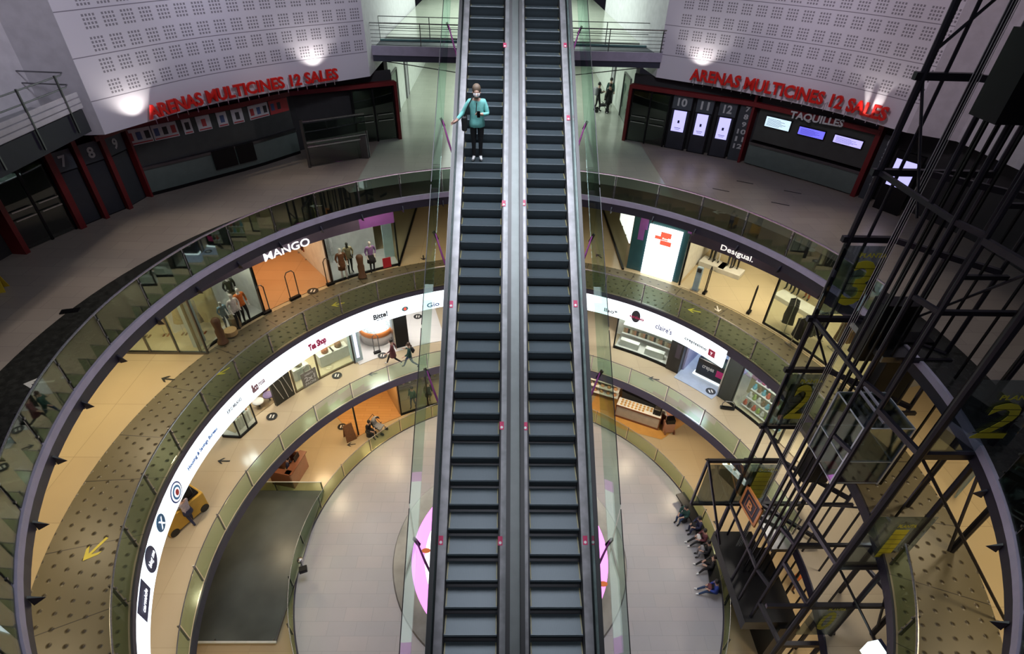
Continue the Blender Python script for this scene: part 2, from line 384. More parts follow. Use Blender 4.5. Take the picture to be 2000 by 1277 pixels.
# ------------------------------------------------------------------ balustrades
def balustrade(label, r, z, h, angs, m, c=(0, 0), handr=.03, fasc=.35, bracket=True, post_w=.035, lean=0., rail_m=None):
    t = empty('glass_balustrade', pt(r, (angs[0]+angs[-1])/2, z, c), 0, label, 'balustrade')
    inv = t.location
    def B(mb, nm, mm, par=t):
        o = mb.build(nm, mm, None); o.location = -inv; o.parent = par; return o
    n = max(8, int(abs(angs[-1]-angs[0])/2))
    pts = [pt(r+lean, angs[0]+(angs[-1]-angs[0])*i/n, z+h, c) for i in range(n+1)]
    B(MB().tube(pts, handr, 8), 'handrail', rail_m or MSteel)
    for a, b in zip(angs[:-1], angs[1:]):
        g = .25
        B(MB().arc([(r-.008, z+.06), (r+.008, z+.06), (r+.008+lean, z+h-.05), (r-.008+lean, z+h-.05)], a+g, b-g, 3, c), 'glass_panel', m)
    for a in angs:
        mb = MB(); ca, sa = math.cos(R(a)), math.sin(R(a))
        mb.beam(pt(r+.05, a, z-fasc, c), pt(r+.05+lean, a, z+h, c), post_w, .07, up=(ca, sa, 0))
        if bracket:
            mb.beam(pt(r-.03, a, z+.3, c), pt(r+.07, a, z+.3, c), .05, .05); mb.beam(pt(r-.03, a, z+h-.2, c), pt(r+.07, a, z+h-.2, c), .05, .05)
        B(mb, 'post', MSteelD)
        if fasc > .5:
            B(MB().mesh([pt(r-.02, a-.15, z-.35, c), pt(r-.02, a-.15, z-.62, c), pt(r-.22, a, z-.58, c), pt(r-.02, a+.15, z-.35, c), pt(r-.02, a+.15, z-.62, c), pt(r-.22, a+.01, z-.58, c)], [(0, 1, 2), (3, 5, 4), (0, 2, 5, 3), (1, 4, 5, 2), (0, 3, 4, 1)]), 'fin_bracket', MFasciaDark)
    return t
L4 = [round(67.7-9.5*k, 2) for k in range(6, -1, -1)] + [77.3, 87, 96.6] + [round(106.3+9.15*k, 2) for k in range(14)]
balustrade('dark glass balustrade with grey handrail around the cinema level, highest of the rings', R4-.03, Z4, 1.08, L4, MGlassDark, fasc=.62)
L3 = [round(56.8-9.5*k, 2) for k in range(5, -1, -1)] + [66.3, 75.6, 85, 95, 105, 114.6, 124] + [round(133.3+9.0*k, 2) for k in range(12)]
balustrade('glass balustrade above the white backlit sign band', R3+.06, Z3, 1.05, L3, MGlassRail, fasc=.2, handr=.028)
L2 = [round(56.2-10.6*k, 2) for k in range(5, -1, -1)] + [67, 78, 90, 102, 113] + [round(123.9+10.45*k, 2) for k in range(11)]
balustrade('clear glass balustrade with thin rail, below the white sign band', R2+.05, Z2, 1.05, L2, MGlassRail, handr=.018, bracket=False, fasc=.1, post_w=.025, rail_m=MSteelD)
balustrade('short dark glass balustrade of the cinema level on the near side of the lift tower', R4-.03, Z4, 1.08, [-58, -48.5, -39, -29.5, -22], MGlassDark, fasc=.56)
balustrade('short steel railed glass balustrade beside the studded floor at the lower right', R3+.06, Z3, 1.05, [-58, -48.5, -39, -29.5, -19], MGlassRail, fasc=.2, handr=.035)
L1 = [round(-50+12*k, 2) for k in range(24)]
balustrade('glass balustrade circling the pale ground plaza, lowest of the rings', R1+.06, Z1, 1.0, L1, MGlassRail, c=C1, handr=.016, bracket=False, fasc=.02, post_w=.02)
# ------------------------------------------------------------------ cinema walls
def resample(P_, n):
    P_ = [np.array(p[:2]) for p in P_]; out = []
    ext = [2*P_[0]-P_[1]]+P_+[2*P_[-1]-P_[-2]]
    for i in range(1, len(ext)-2):
        for k in range(n):
            t = k/n; a, b, c, d = ext[i-1:i+3]
            out.append(.5*((2*b)+(-a+c)*t+(2*a-5*b+4*c-d)*t*t+(-a+3*b-3*c+d)*t**3))
    out.append(P_[-1]); return out
ZW = 3.9
WL = resample([atz(x, y, ZW) for x, y in [(205, 263), (400, 207), (560, 175), (723, 149)]], 6)
WR = resample([atz(x, y, ZW) for x, y in [(1281, 151), (1420, 174), (1600, 212), (1770, 259)]], 6)
class Poly:
    def __init__(s, p):
        s.p = [np.array(q[:2]) for q in p]; s.s = [0]
        for a, b in zip(s.p[:-1], s.p[1:]): s.s.append(s.s[-1]+np.linalg.norm(b-a))
        s.L = s.s[-1]
    def at(s, d, z, off=0.):
        i = 0
        while i < len(s.s)-2 and s.s[i+1] < d: i += 1
        t = (d-s.s[i])/(s.s[i+1]-s.s[i]); q = s.p[i]+(s.p[i+1]-s.p[i])*t; e = s.p[i+1]-s.p[i]; e = e/np.linalg.norm(e)
        n = np.array([e[1], -e[0]])
        if n@(np.array([0, -3])-q) < 0: n = -n
        q = q+n*off; return Vector((q[0], q[1], z))
    def sof(s, p):
        p = np.array(p[:2]); best = None
        for i, (a, b) in enumerate(zip(s.p[:-1], s.p[1:])):
            e = b-a; t = np.clip((p-a)@e/(e@e), -0.5 if i == 0 else 0, 1.5 if i == len(s.p)-2 else 1); d = np.linalg.norm(a+e*t-p)
            if best is None or d < best[0]: best = (d, s.s[i]+t*math.sqrt(e@e))
        return best[1]
    def px(s, x, y):
        q = onwall([tuple(a) for a in s.p], x, y); return s.sof(q), q[2]
    def fn(s, d0_, d1, z0, z1, off=.02, depth=.05, slz=0.):
        return lambda u, v, w: s.at(d0_+(d1-d0_)*u, z0+(z1-z0)*v+slz*u, off+depth*w)
PL, PR = Poly(WL), Poly(WR)
def perfwall(nm, pl, za, zb, back):
    mb = MB(); mb.mat(MPerf)
    for i in range(len(pl.p)-1):
        a, b = pl.p[i], pl.p[i+1]; u0, u1 = pl.s[i], pl.s[i+1]
        mb.face([(a[0], a[1], za), (b[0], b[1], za), (b[0], b[1], zb), (a[0], a[1], zb)], [(u0, 0), (u1, 0), (u1, zb-za), (u0, zb-za)])
    mb.mat(MWhite)
    n = len(pl.p)
    bk = [pl.at(pl.s[i], za, -.6) for i in range(n)]
    for i in range(n-1):
        a, b = pl.p[i], pl.p[i+1]
        mb.face([(a[0], a[1], za), (b[0], b[1], za), tuple(bk[i+1]), tuple(bk[i])])
    for e0, e1 in back:
        mb.face([(e0[0], e0[1], za), (e1[0], e1[1], za), (e1[0], e1[1], zb), (e0[0], e0[1], zb)])
    return struct(mb, nm)
ret = atz(108, 266, ZW)
perfwall('wall_left', PL, ZW, 14, [(PL.p[0], (ret[0], ret[1])), ((ret[0], ret[1]), (-16.9, -9)), (PL.p[-1], (-7.0, 20.6)), ((-7.0, 20.6), (-7.0, 34))])
retr = atz(1868, 276, ZW)
perfwall('wall_right', PR, ZW, 14, [(PR.p[-1], (retr[0], retr[1])), ((retr[0], retr[1]), (17.5, -9)), (PR.p[0], (6.9, 20.9)), ((6.9, 20.9), (6.9, 34))])
# soffits above the cinema entrance
for nm, pl, sgn in (('ceiling', PL, -1), ('ceiling', PR, 1)):
    mb = MB(); mb.mat(MDark)
    for i in range(len(pl.p)-1):
        a, b = pl.p[i], pl.p[i+1]
        ra, rb = [q*(24/np.linalg.norm(q)) for q in (a, b)]
        mb.face([(a[0], a[1], ZW+.02), (b[0], b[1], ZW+.02), (rb[0], rb[1], ZW+.02), (ra[0], ra[1], ZW+.02)])
    struct(mb, nm)
MRedSign = P('glossy red sign letters', (.75, .014, .010), .35)
def wall_sign(pl, p0, p1, lab, htop):
    s0, z0 = pl.px(*p0); s1, z1 = pl.px(*p1); sT, zT = pl.px(*htop)
    h = zT-z0
    t = empty('cinema_sign', pl.at((s0+s1)/2, z0, .3), 0, lab, 'sign', 'red cinema lettering')
    text = 'ARENAS MULTICINES 12 SALES'
    vs, fs, mn, mx = textmesh(text, .026, .02)
    full = MB(); text_on(full, text, pl.fn(s0, s1, z0, z0+h, .22, .09, z1-z0), .026)
    o = full.build('lettering', MRedSign); o.location = -t.location; o.parent = t
    for k in range(19):
        d = s0+(s1-s0)*(k+.5)/19; q = pl.at(d, z0+.1+(z1-z0)*(k/19), .0); q2 = pl.at(d, z0+.1, .26)
        mb = MB().tube([q, (q2.x, q2.y, q.z), (q2.x, q2.y, q.z-.32)], .016, 6)
        o = mb.build('bracket', MSteel); o.location = -t.location; o.parent = t
wall_sign(PL, (283, 232), (656, 152), 'red raised cinema name letters on the left white wall', (279, 204))
wall_sign(PR, (1350, 154), (1735, 236), 'red raised cinema name letters on the right white wall', (1354, 131))
# spotlights washing the sign walls
for pl, px_, pw in ((PL, (262, 215), 26), (PL, (612, 120), 26), (PR, (1370, 120), 24), (PR, (1705, 205), 14)):
    s_, z_ = pl.px(*px_); q = pl.at(s_, z_-.4, .55); tq = pl.at(s_, z_+1.8, 0)
    light('SPOT', q, pw*3.6, (1, .93, .85), .05, aim=tq, cone=115)
# ------------------------------------------------------------------ cinema facade
FLp = [(-60, 560), (47, 492), (156, 444), (205, 424), (250, 406), (291, 382), (500, 326), (585, 298), (780, 270)]
FRp = [(1217.5, 272.6), (1294, 287), (1444.6, 315), (1600, 360), (1669, 382), (1720, 400), (1800, 430), (1900, 480), (1990, 540)]
FL = Poly([atz(x, y, Z4) for x, y in FLp]); FR = Poly([atz(x, y, Z4) for x, y in FRp])
MCharc = P('charcoal ticket hall glass', (.055, .06, .058), .25)
MCounter = P('greenish frosted counter glass', (.13, .17, .155), .35)
MPosterW = P('pale poster paper', (.55, .55, .56), .5)
MPosterR = P('red poster print', (.40, .05, .05), .5)
MPosterB = P('blue poster print', (.06, .10, .22), .5)
MNum = P('light grey lettering', (.55, .58, .58), .5)
MDoor = P('dark bluish door leaf', (.03, .035, .045), .3)
ZF = ZW-.05
def fx(pl, x): # arc position under an image column at floor level
    best = None
    for k in range(400):
        d = pl.L*k/399; q = pl.at(d, Z4); v = np.array(q)-CAM; X = 1000+F*(v@rx)/(v@fw)
        if best is None or abs(X-x) < best[0]: best = (abs(X-x), d)
    return best[1]
def fpanel(mb, pl, sa, sb, z0, z1, off, th, n=1):
    for i in range(n):
        a = sa+(sb-sa)*i/n; b = sa+(sb-sa)*(i+1)/n
        q = [pl.at(a, z0, off), pl.at(b, z0, off), pl.at(b, z0, off-th), pl.at(a, z0, off-th)]
        vs = q+[Vector((p.x, p.y, z1)) for p in q]
        mb.mesh(vs, [(0, 1, 2, 3), (4, 5, 6, 7), (0, 1, 5, 4), (1, 2, 6, 5), (2, 3, 7, 6), (3, 0, 4, 7)])
    return mb
def B_at(mb, nm, m, t, **k):
    o = mb.build(nm, m, None, **k); o.location = -t.location; o.parent = t; return o
for pl, nm in ((FL, 'wall_cinema_left'), (FR, 'wall_cinema_right')):
    struct(fpanel(MB(), pl, 0, pl.L, Z4, ZF, -.35, .15, 16), nm, MDark)
# left side: ticket / snack bar front
def facade_unit(pl, x0, x1, lab, parts, name='cinema_front', cat='shopfront', group=None):
    s0, s1 = fx(pl, x0), fx(pl, x1); t = empty(name, pl.at((s0+s1)/2, Z4), 0, lab, cat, group)
    H = ZF-Z4
    for (pn, m, u0, u1, v0, v1, off, th) in parts:
        B_at(fpanel(MB(), pl, s0+(s1-s0)*u0, s0+(s1-s0)*u1, Z4+H*v0, Z4+H*v1, off, th, max(1, int((s1-s0)*(u1-u0)))), pn, m, t)
    return t, s0, s1
H4 = ZF-Z4
t, s0, s1 = facade_unit(FL, 291, 585, 'long dark snack bar front with poster strip and frosted counter', [
    ('panel', MCharc, 0, 1, .36, .80, 0, .06), ('counter_front', MCounter, 0, 1, .02, .33, .12, .25), ('counter_top', MSteelD, 0, 1, .33, .36, .2, .5),
    ('header', MDark, 0, 1, .80, .97, -.05, .1), ('kick_board', MBlack, 0, 1, 0, .04, .14, .1)], 'snack_bar')
for k, (a, b, m) in enumerate([(.0, .13, MPosterW), (.135, .27, MPosterW), (.30, .35, MPosterW), (.38, .46, MPosterW), (.50, .56, MPosterW), (.59, .66, MPosterW), (.70, .84, MPosterW), (.85, .99, MPosterR)]):
    po = empty('poster', FL.at(s0+(s1-s0)*(a+b)/2, Z4+H4*.7, .03), 0, ['menu poster with red line at the left end of the snack bar', 'menu poster with two round snacks above the snack bar', 'narrow pale poster, first of the single sheets above the snack bar', 'pale poster left of centre above the snack bar', 'pale poster right of centre above the snack bar', 'pale poster beside the combo menus above the snack bar', 'menu strip with dark round pictures above the snack bar', 'red and white menu strip at the right end of the snack bar'][k], 'poster', 'posters over the snack bar')
    B_at(fpanel(MB(), FL, s0+(s1-s0)*a, s0+(s1-s0)*b, Z4+H4*.62, Z4+H4*.80, .04, .03), 'sheet', m, po)
    mb = MB()
    for j in range(3 if b-a > .1 else 1):
        c_ = s0+(s1-s0)*(a+(b-a)*(j+.5)/(3 if b-a > .1 else 1)); w_ = .09
        mb.mat([MPosterR, MPosterB, MDark][(j+k) % 3]); fpanel(mb, FL, c_-w_, c_+w_, Z4+H4*.67, Z4+H4*.76, .045, .01)
    mb.mat(MPosterR); fpanel(mb, FL, s0+(s1-s0)*(a+.005), s0+(s1-s0)*(b-.005), Z4+H4*.63, Z4+H4*.645, .045, .01)
    B_at(mb, 'picture', MPosterR, po)
mb = fpanel(MB(), FL, s0+(s1-s0)*.40, s0+(s1-s0)*.54, Z4+H4*.12, Z4+H4*.36, .24, .05); fpanel(mb, FL, s0+(s1-s0)*.55, s0+(s1-s0)*.66, Z4+H4*.12, Z4+H4*.36, .24, .05)
B_at(mb, 'display_case', MBlack, t)
# red frames
def redpost(pl, x, lab, w=.22, ztop=ZF, m=MRed):
    s = fx(pl, x); o = fpanel(MB(), pl, s-w/2, s+w/2, Z4, ztop, .22, .5).build('red_pillar', m); tag(o, lab, 'pillar', 'red pillars of the cinema front')
redpost(FL, 291, 'red pillar between door 9 and the snack bar'); redpost(FL, 250, 'thin red pillar between doors 8 and 9', .12)
redpost(FL, 205, 'red pillar between doors 7 and 8', .16); redpost(FL, 156, 'red pillar left of door 7', .24); redpost(FL, 45, 'dark red pillar at the far left of the cinema front', .25)
redpost(FL, 780, 'bright red pillar at the corridor end of the left cinema front', .16, Z4+2.9)
redpost(FR, 1219, 'red pillar at the corridor end of the right cinema front', .16, Z4+2.9)
redpost(FR, 1445, 'dark red pillar left of the ticket office', .18); redpost(FR, 1669, 'dark red pillar right of the ticket office', .22)
for pl, xa, xb, lab in ((FL, 480, 780, 'long red beam over the left cinema entrance'), (FL, 240, 480, 'dark red beam over the left snack bar'), (FR, 1219, 1670, 'long red beam over the right cinema entrance')):
    o = fpanel(MB(), pl, fx(pl, xa), fx(pl, xb), Z4+2.75, Z4+2.95, .24, .3, 8).build('red_beam', MRed); tag(o, lab, 'beam', 'red beams of the cinema front')
# numbered doors
def door_unit(pl, xa, xb, num, lab, screen=None, two=None):
    sa, sb = fx(pl, xa), fx(pl, xb); t = empty('cinema_door', pl.at((sa+sb)/2, Z4), 0, lab, 'door', 'numbered cinema doors'); w = sb-sa
    B_at(fpanel(MB(), pl, sa, sb, Z4, Z4+2.75, .0, .06), 'frame', MBlack, t)
    B_at(fpanel(MB(), pl, sa+w*.08, sb-w*.08, Z4+.05, Z4+2.0, .04, .05), 'leaf', MDoor, t)
    B_at(fpanel(MB(), pl, sa+w*.05, sb-w*.05, Z4+2.05, Z4+2.75, .05, .05), 'number_panel', P('slate blue number panel', (.07, .085, .10), .5), t)
    cx = (sa+sb)/2; nw = min(.5, w*.45) if len(num) > 1 else .24
    B_at(text_on(MB(), num, pl.fn(cx-nw/2, cx+nw/2, Z4+2.2, Z4+2.6, .06, .01), .03), 'number', MNum, t)
    if screen:
        B_at(fpanel(MB(), pl, cx-w*.30, cx+w*.30, Z4+.95, Z4+1.98, .09, .05), 'screen', screen, t)
        mb = MB(); q = pl.at(cx, Z4+1.45, .105)
        fpanel(mb, pl, cx-.05, cx+.05, Z4+1.38, Z4+1.52, .105, .01); fpanel(mb, pl, cx-.16, cx+.16, Z4+1.13, Z4+1.15, .105, .01); fpanel(mb, pl, cx-.12, cx+.12, Z4+1.06, Z4+1.075, .105, .01)
        B_at(mb, 'screen_graphic', P('navy screen print', (.04, .04, .14), .5), t)
MScreen = emi('lilac lit door screen', (.52, .50, 1.), 1.1)
door_unit(FL, 160, 200, '7', 'dark cinema door numbered 7'); door_unit(FL, 208, 246, '8', 'dark cinema door numbered 8'); door_unit(FL, 253, 286, '9', 'dark cinema door numbered 9')
for k, (a, b, n) in enumerate(((1296, 1334, '10'), (1340, 1374, '11'), (1380, 1416, '12'))):
    door_unit(FR, a, b, n, 'cinema door numbered %s with a lit lilac screen' % n, MScreen)
# listing columns 7..12 and 1..6
def numcol(pl, xa, xb, nums, lab):
    sa, sb = fx(pl, xa), fx(pl, xb); t = empty('number_column', pl.at((sa+sb)/2, Z4), 0, lab, 'sign')
    B_at(fpanel(MB(), pl, sa, sb, Z4, Z4+2.8, .03, .08), 'panel', P('slate column panel', (.05, .06, .07), .5), t)
    for i, n in enumerate(nums):
        w = .13*len(n); c_ = (sa+sb)/2+.1
        B_at(text_on(MB(), n, pl.fn(c_-w, c_+w*.6, Z4+2.42-i*.36, Z4+2.66-i*.36, .05, .01), .03), 'number', MNum, t)
numcol(FR, 1420, 1442, ['7', '8', '9', '10', '11', '12'], 'dark column listing rooms 7 to 12 beside door 12')
numcol(FR, 1676, 1700, ['1', '2', '3', '4', '5', '6'], 'dark column listing rooms 1 to 6 right of the ticket office')
# glass entrance bays
def glass_bay(pl, xa, xb, lab, n=2):
    sa, sb = fx(pl, xa), fx(pl, xb); t = empty('glass_door', pl.at((sa+sb)/2, Z4), 0, lab, 'door'); w = (sb-sa)/n
    for i in range(n):
        B_at(fpanel(MB(), pl, sa+w*i+.05, sa+w*(i+1)-.05, Z4+.05, Z4+2.6, .02, .02), 'leaf', MGlassDark, t)
        B_at(fpanel(MB(), pl, sa+w*(i+.12), sa+w*(i+.88), Z4+1.35, Z4+1.39, .12, .04), 'handle', MSteel, t)
        B_at(fpanel(MB(), pl, sa+w*(i+.12), sa+w*(i+.88), Z4+1.05, Z4+1.09, .12, .04), 'handle', MSteel, t)
    mb = MB()
    for i in range(n+1): fpanel(mb, pl, sa+w*i-.04, sa+w*i+.04, Z4, Z4+2.75, .04, .08)
    B_at(mb, 'frame', MBlack, t)
glass_bay(FR, 1223, 1292, 'dark double glass doors left of door 10', 2)
glass_bay(FL, 700, 776, 'dark double glass doors at the corridor end of the left cinema front', 2)
glass_bay(FL, 52, 150, 'dark glass doors left of door 7', 2)
# ticket office
t, s0, s1 = facade_unit(FR, 1455, 1665, 'ticket office window with three lit screens', [
    ('panel', MCharc, 0, 1, .36, .80, 0, .06), ('counter_front', MCounter, 0, 1, .02, .30, .14, .3), ('counter_top', MSteelD, 0, 1, .30, .335, .2, .5), ('header', MDark, 0, 1, .80, .97, .06, .1)], 'ticket_office')
def scr(x0, y0, x1, y1, m, lab):
    sa, za = FR.px(x0, y0); sb, zb = FR.px(x1, y1)
    t = empty('information_screen', FR.at((sa+sb)/2, zb, .1), 0, lab, 'screen', 'screens over the ticket office')
    B_at(fpanel(MB(), FR, sa-.04, sb+.04, zb-.04, za+.04, .08, .05), 'bezel', MBlack, t)
    B_at(fpanel(MB(), FR, sa, sb, zb, za, .1, .03), 'display', m, t)
    mb = MB()
    for k in range(6): fpanel(mb, FR, sa+.08, sa+(sb-sa)*(.6+.3*((k*37) % 5)/5), zb+(za-zb)*(.15+.13*k), zb+(za-zb)*(.18+.13*k), .11, .008)
    B_at(mb, 'text_lines', P('dark screen text', (.05, .05, .2), .5), t)
scr(1500, 226, 1541, 256, emi('pale blue lit screen', (.62, .82, .95), 1.0), 'pale blue lit screen, leftmost over the ticket office')
scr(1564, 246, 1608, 272, emi('deep blue lit screen', (.16, .15, .85), 1.1), 'deep blue lit screen, middle over the ticket office')
scr(1633, 262, 1682, 290, emi('lilac lit screen', (.50, .46, 1.), 1.1), 'lilac lit screen, rightmost over the ticket office')
s_a, z_a = FR.px(1546, 230); s_b, z_b = FR.px(1650, 249); _, z_t = FR.px(1548, 213)
tag(text_on(MB(), 'TAQUILLES', FR.fn(s_a, s_b, z_a, z_t, .28, .05, z_b-z_a), .03).build('ticket_sign', MNum), 'grey raised TAQUILLES letters above the ticket office', 'sign')
# totem screen near the lift
sa, za = FR.px(1786, 312); sb, zb = FR.px(1770, 352)
t = empty('totem_screen', FR.at(sa, Z4, .6), 0, 'lilac lit totem screen seen behind the lift tower', 'screen')
q = aty(1778, 330, float(FR.at(sa, Z4, .6)[1])); 
B_at(fpanel(MB(), FR, sa-.55, sa+.55, Z4, Z4+2.5, .55, .2), 'body', MBlack, t)
B_at(fpanel(MB(), FR, sa-.42, sa+.42, Z4+1.1, Z4+2.2, .57, .03), 'display', MScreen, t)
# entrance frame and queue gate left of the corridor
gA, gB = atz(606, 327, Z4), atz(722, 307, Z4)
t = empty('glass_gate', gA, 0, 'free standing glass gate with two steel rails and a box beside the snack bar', 'gate')
def LB(mb, nm, m, **k): return B_at(mb, nm, m, t, **k)
ga, gb = Vector(gA), Vector(gB); up = Vector((0, 0, 1))
LB(MB().beam(ga, ga+up*2.2, .12), 'post', MSteelD); LB(MB().beam(gb, gb+up*1.3, .08), 'post', MSteelD)
for z in (1.15, .95, 2.1): LB(MB().beam(ga+up*z, gb+up*z, .06, .06), 'rail', MSteel)
LB(MB().mesh([ga+up*.05, gb+up*.05, gb+up*2.0, ga+up*2.0, ga+up*.05+Vector((.0, .02, 0)), gb+up*.05+Vector((0, .02, 0)), gb+up*2.0+Vector((0, .02, 0)), ga+up*2.0+Vector((0, .02, 0))], [(0, 1, 2, 3), (7, 6, 5, 4), (0, 1, 5, 4), (1, 2, 6, 5), (2, 3, 7, 6), (3, 0, 4, 7)]), 'glass_panel', MGlassDark)
LB(MB().box(gb+Vector((-.25, 0, .55)), (.5, .4, 1.1)), 'validator_box', MSteelD, bevel=.02)
# ------------------------------------------------------------------ corridor behind the escalators, bridge
MTeal = P('teal glass edge', (.16, .30, .30), .2)
for sx, nm in ((-7.0, 'wall_corridor_left'), (6.9, 'wall_corridor_right')):
    struct(MB().box((sx+(.1 if sx < 0 else -.1)*0, 35.4, (Z4+4.4)/2), (.2, 29.5, 4.4-Z4)), nm, MWhiteWall)
struct(MB().box((0, 50, 5), (16, .3, 12)), 'wall_back', MWhiteWall)
struct(MB().box((0, 36, 10.5), (14.2, 29, .3)), 'ceiling', MWhiteWall)
for k, (sx, y) in enumerate(((-6.88, 22.0), (-6.88, 26.5), (6.78, 22.3), (6.78, 26.8))):
    t = empty('corridor_door', (sx, y, Z4), 0, ['glass side door at the mouth of the left corridor wall', 'grey side door further back on the left corridor wall', 'glass side door at the mouth of the right corridor wall', 'grey side door further back on the right corridor wall'][k], 'door')
    t1 = MB().box((0, 0, 1.2), (.08, 1.9 if k % 2 == 0 else 1.0, 2.4)).build('leaf', MGlassDark if k % 2 == 0 else MGreyWall, t)
    fr = MB()
    w = 1.9 if k % 2 == 0 else 1.0
    for yy in (-w/2, w/2): fr.box((0, yy, 1.25), (.14, .08, 2.5))
    fr.box((0, 0, 2.5), (.14, w, .08)); fr.build('frame', MSteelD, t)
# upper floor slab behind the bridge, and the bridge
struct(MB().mat(MPale4).box((0, 35.5, Z5-.25), (13.8, 28.5, .5)), 'floor', MPale4)
bd = empty('footbridge', (0, 18.9, Z5), 0, 'grey footbridge with steel railing crossing behind the escalators', 'bridge')
MB().box((0, 0, -.28), (14.6, 2.2, .56)).build('deck', P('slate blue bridge beam', (.045, .05, .075), .5), bd)
MB().box((0, -1.14, -.06), (14.6, .08, .42)).build('edge_trim', MLilac, bd)
MB().box((0, 1.12, .02), (14.6, .1, .14)).build('edge_trim', MTeal, bd)
for z in (.18, .34, .5, .66, .82, 1.0, 1.12):
    MB().tube([(-7.4, -1.1, z), (7.4, -1.1, z)], .012 if z < 1.1 else .03, 6).build('rail', MSteel if z > 1.1 else MSteelD, bd)
for z in (.6, 1.12): MB().tube([(-7.4, 1.1, z), (7.4, 1.1, z)], .02, 6).build('rail', MSteelD, bd)
for x in (-7.2, -4.6, -1.9, 1.9, 4.6, 7.2): MB().box((x, -1.1, .5), (.04, .04, 1.3)).build('post', MSteelD, bd); MB().box((x+.2, 1.1, .5), (.04, .04, 1.2)).build('post', MSteelD, bd)
for sx in (-1, 1):
    MB().tube([(sx*7.2, -.9, -.5), (sx*1.6, -1.1, -1.15)], .025, 6).build('tie_rod', MSteelD, bd); MB().tube([(sx*7.2, .9, -.5), (sx*1.6, 1.1, -1.15)], .025, 6).build('tie_rod', MSteelD, bd)
# balcony at the upper left
bl = empty('balcony', (-15.3, 1.5, Z5), 0, 'dark balcony with white slats and steel railing at the upper left', 'balcony')
MB().box((0, 0, -.35), (2.2, 10.5, .7)).build('slab', MFasciaDark, bl)
MB().box((-.0, 0, .02), (2.1, 10.3, .06)).build('floor_finish', MGreyWall, bl)
for k in range(3): MB().box((1.14, 0, .12+.17*k), (.04, 10.5, .13)).build('slat', MWhite, bl)
for z in (.75, 1.1): MB().tube([(1.15, -5.2, z), (1.15, 4.9, z), (1.0, 5.2, z), (-.6, 5.3, z)], .022, 6).build('rail', MSteelD, bl)
for y in (-5, -3.4, -1.8, -.2, 1.4, 3.0, 4.6): MB().box((1.17, y, .3), (.05, .05, 1.7)).build('post', MSteelD, bl)
tag(MB().box((-16.15, 4.6, Z5+1.2), (.12, 1.3, 2.4)).build('balcony_door', P('white door leaf', (.6, .6, .68), .5), None), 'pale door behind the upper left balcony', 'door')
# ------------------------------------------------------------------ escalators
EX = -.27; SL = .62; EY0, EZ0 = -1.69, 2.68   # slope and anchor of the step nosing line
def ez(y): return EZ0+(y-EY0)*SL
AN = math.atan(SL); RUN = .40
MStep = P('dark slate escalator step', (.035, .045, .055), .42, .3)
def _step():
    nt = MStep.node_tree; b = nt.nodes['Principled BSDF']; h = NB(MStep)
    tc = nt.nodes.new('ShaderNodeTexCoord'); sp = nt.nodes.new('ShaderNodeSeparateXYZ'); nt.links.new(tc.outputs['Object'], sp.inputs[0])
    f = h.math('FRACT', h.math('MULTIPLY', sp.outputs[0], 55.)); c = h.mix(f, (.042, .056, .065), (.062, .082, .093)); nt.links.new(c, b.inputs['Base Color'])
_step()
MRiser = P('dark slate step riser', (.085, .108, .122), .45, .1)
MSkirt = P('satin steel deck', (.22, .215, .225), .45, .3, noise=.2, nscale=4)
MDeckG = P('grey centre deck', (.20, .21, .21), .45, .35)
YA, YB = -14.5, 14.0
def esc(cx, side, lab):
    t = empty('escalator', (cx, 0, 0), 0, lab, 'escalator', 'pair of escalators')
    def prism(x0, x1, h0, h1, nm, m, ya=YA, yb=YB):
        pts = []
        for y in (ya, yb):
            for x, h in ((x0, h0), (x1, h0), (x1, h1), (x0, h1)): pts.append((x, y, ez(y)+h))
        return MB().mesh(pts, [(0, 1, 2, 3), (4, 5, 6, 7), (0, 1, 5, 4), (1, 2, 6, 5), (2, 3, 7, 6), (3, 0, 4, 7)]).build(nm, m, t)
    o = side  # +1: outer side is +x
    prism(-.80, .86 if o > 0 else .80, -1.25, -.42, 'truss', MBlack)
    for sd in (-1, 1):
        inner = sd != o
        prism(sd*.515, sd*.545, -.30, .16, 'skirt_panel', MBlack if inner else MSkirt)
        wd = .12 if inner else .13
        prism(sd*.545, sd*(.545+wd), .12, .17, 'inner_deck', MSkirt)
        gx = .545+wd+.02
        prism(sd*(gx-.006), sd*(gx+.006), .1, .98, 'glass_balustrade', MGlassEsc)
        prism(sd*(gx-.04), sd*(gx+.04), .985, 1.035, 'handrail', MRubber)
        prism(sd*(gx-.02), sd*(gx+.02), .08, .20, 'balustrade_base', MBlack)
        if not inner: prism(sd*(gx+.03), sd*(gx+.13), .08, .14, 'outer_deck', MSkirt)
        prism(sd*(.545+(.1 if inner else .24)), sd*(.56+(.1 if inner else .24)), -1.2, .1, 'side_cladding', MBlack)
    n = int((YB-YA-1)/RUN)
    st = None
    for k in range(n):
        y = YA+.3+k*RUN
        if not -8.8 < y < 9.2: continue
        if st is None:
            mb = MB(); D = RUN; Hh = RUN*SL
            mb.mat(MStep).box((0, D/2, -.02), (1.0, D-.012, .04))
            mb.mat(MRiser)
            pr = [(0, 0), (-.012, -.02), (.02, -.10), (.07, -Hh-.02)]
            for (a, b), (c_, d_) in zip(pr[:-1], pr[1:]): mb.face([(-.5, a, b), (.5, a, b), (.5, c_, d_), (-.5, c_, d_)])
            mb.mat(P('yellow step edge', (.20, .17, .06), .5)).box((-.485, D/2, .002), (.02, D-.05, .004)).box((.485, D/2, .002), (.02, D-.05, .004))
            st = mb.build('step', None, t); so = st
        else:
            so = st.copy(); COL.objects.link(so); so.parent = t
        so.location = (0, y, ez(y))
    return t
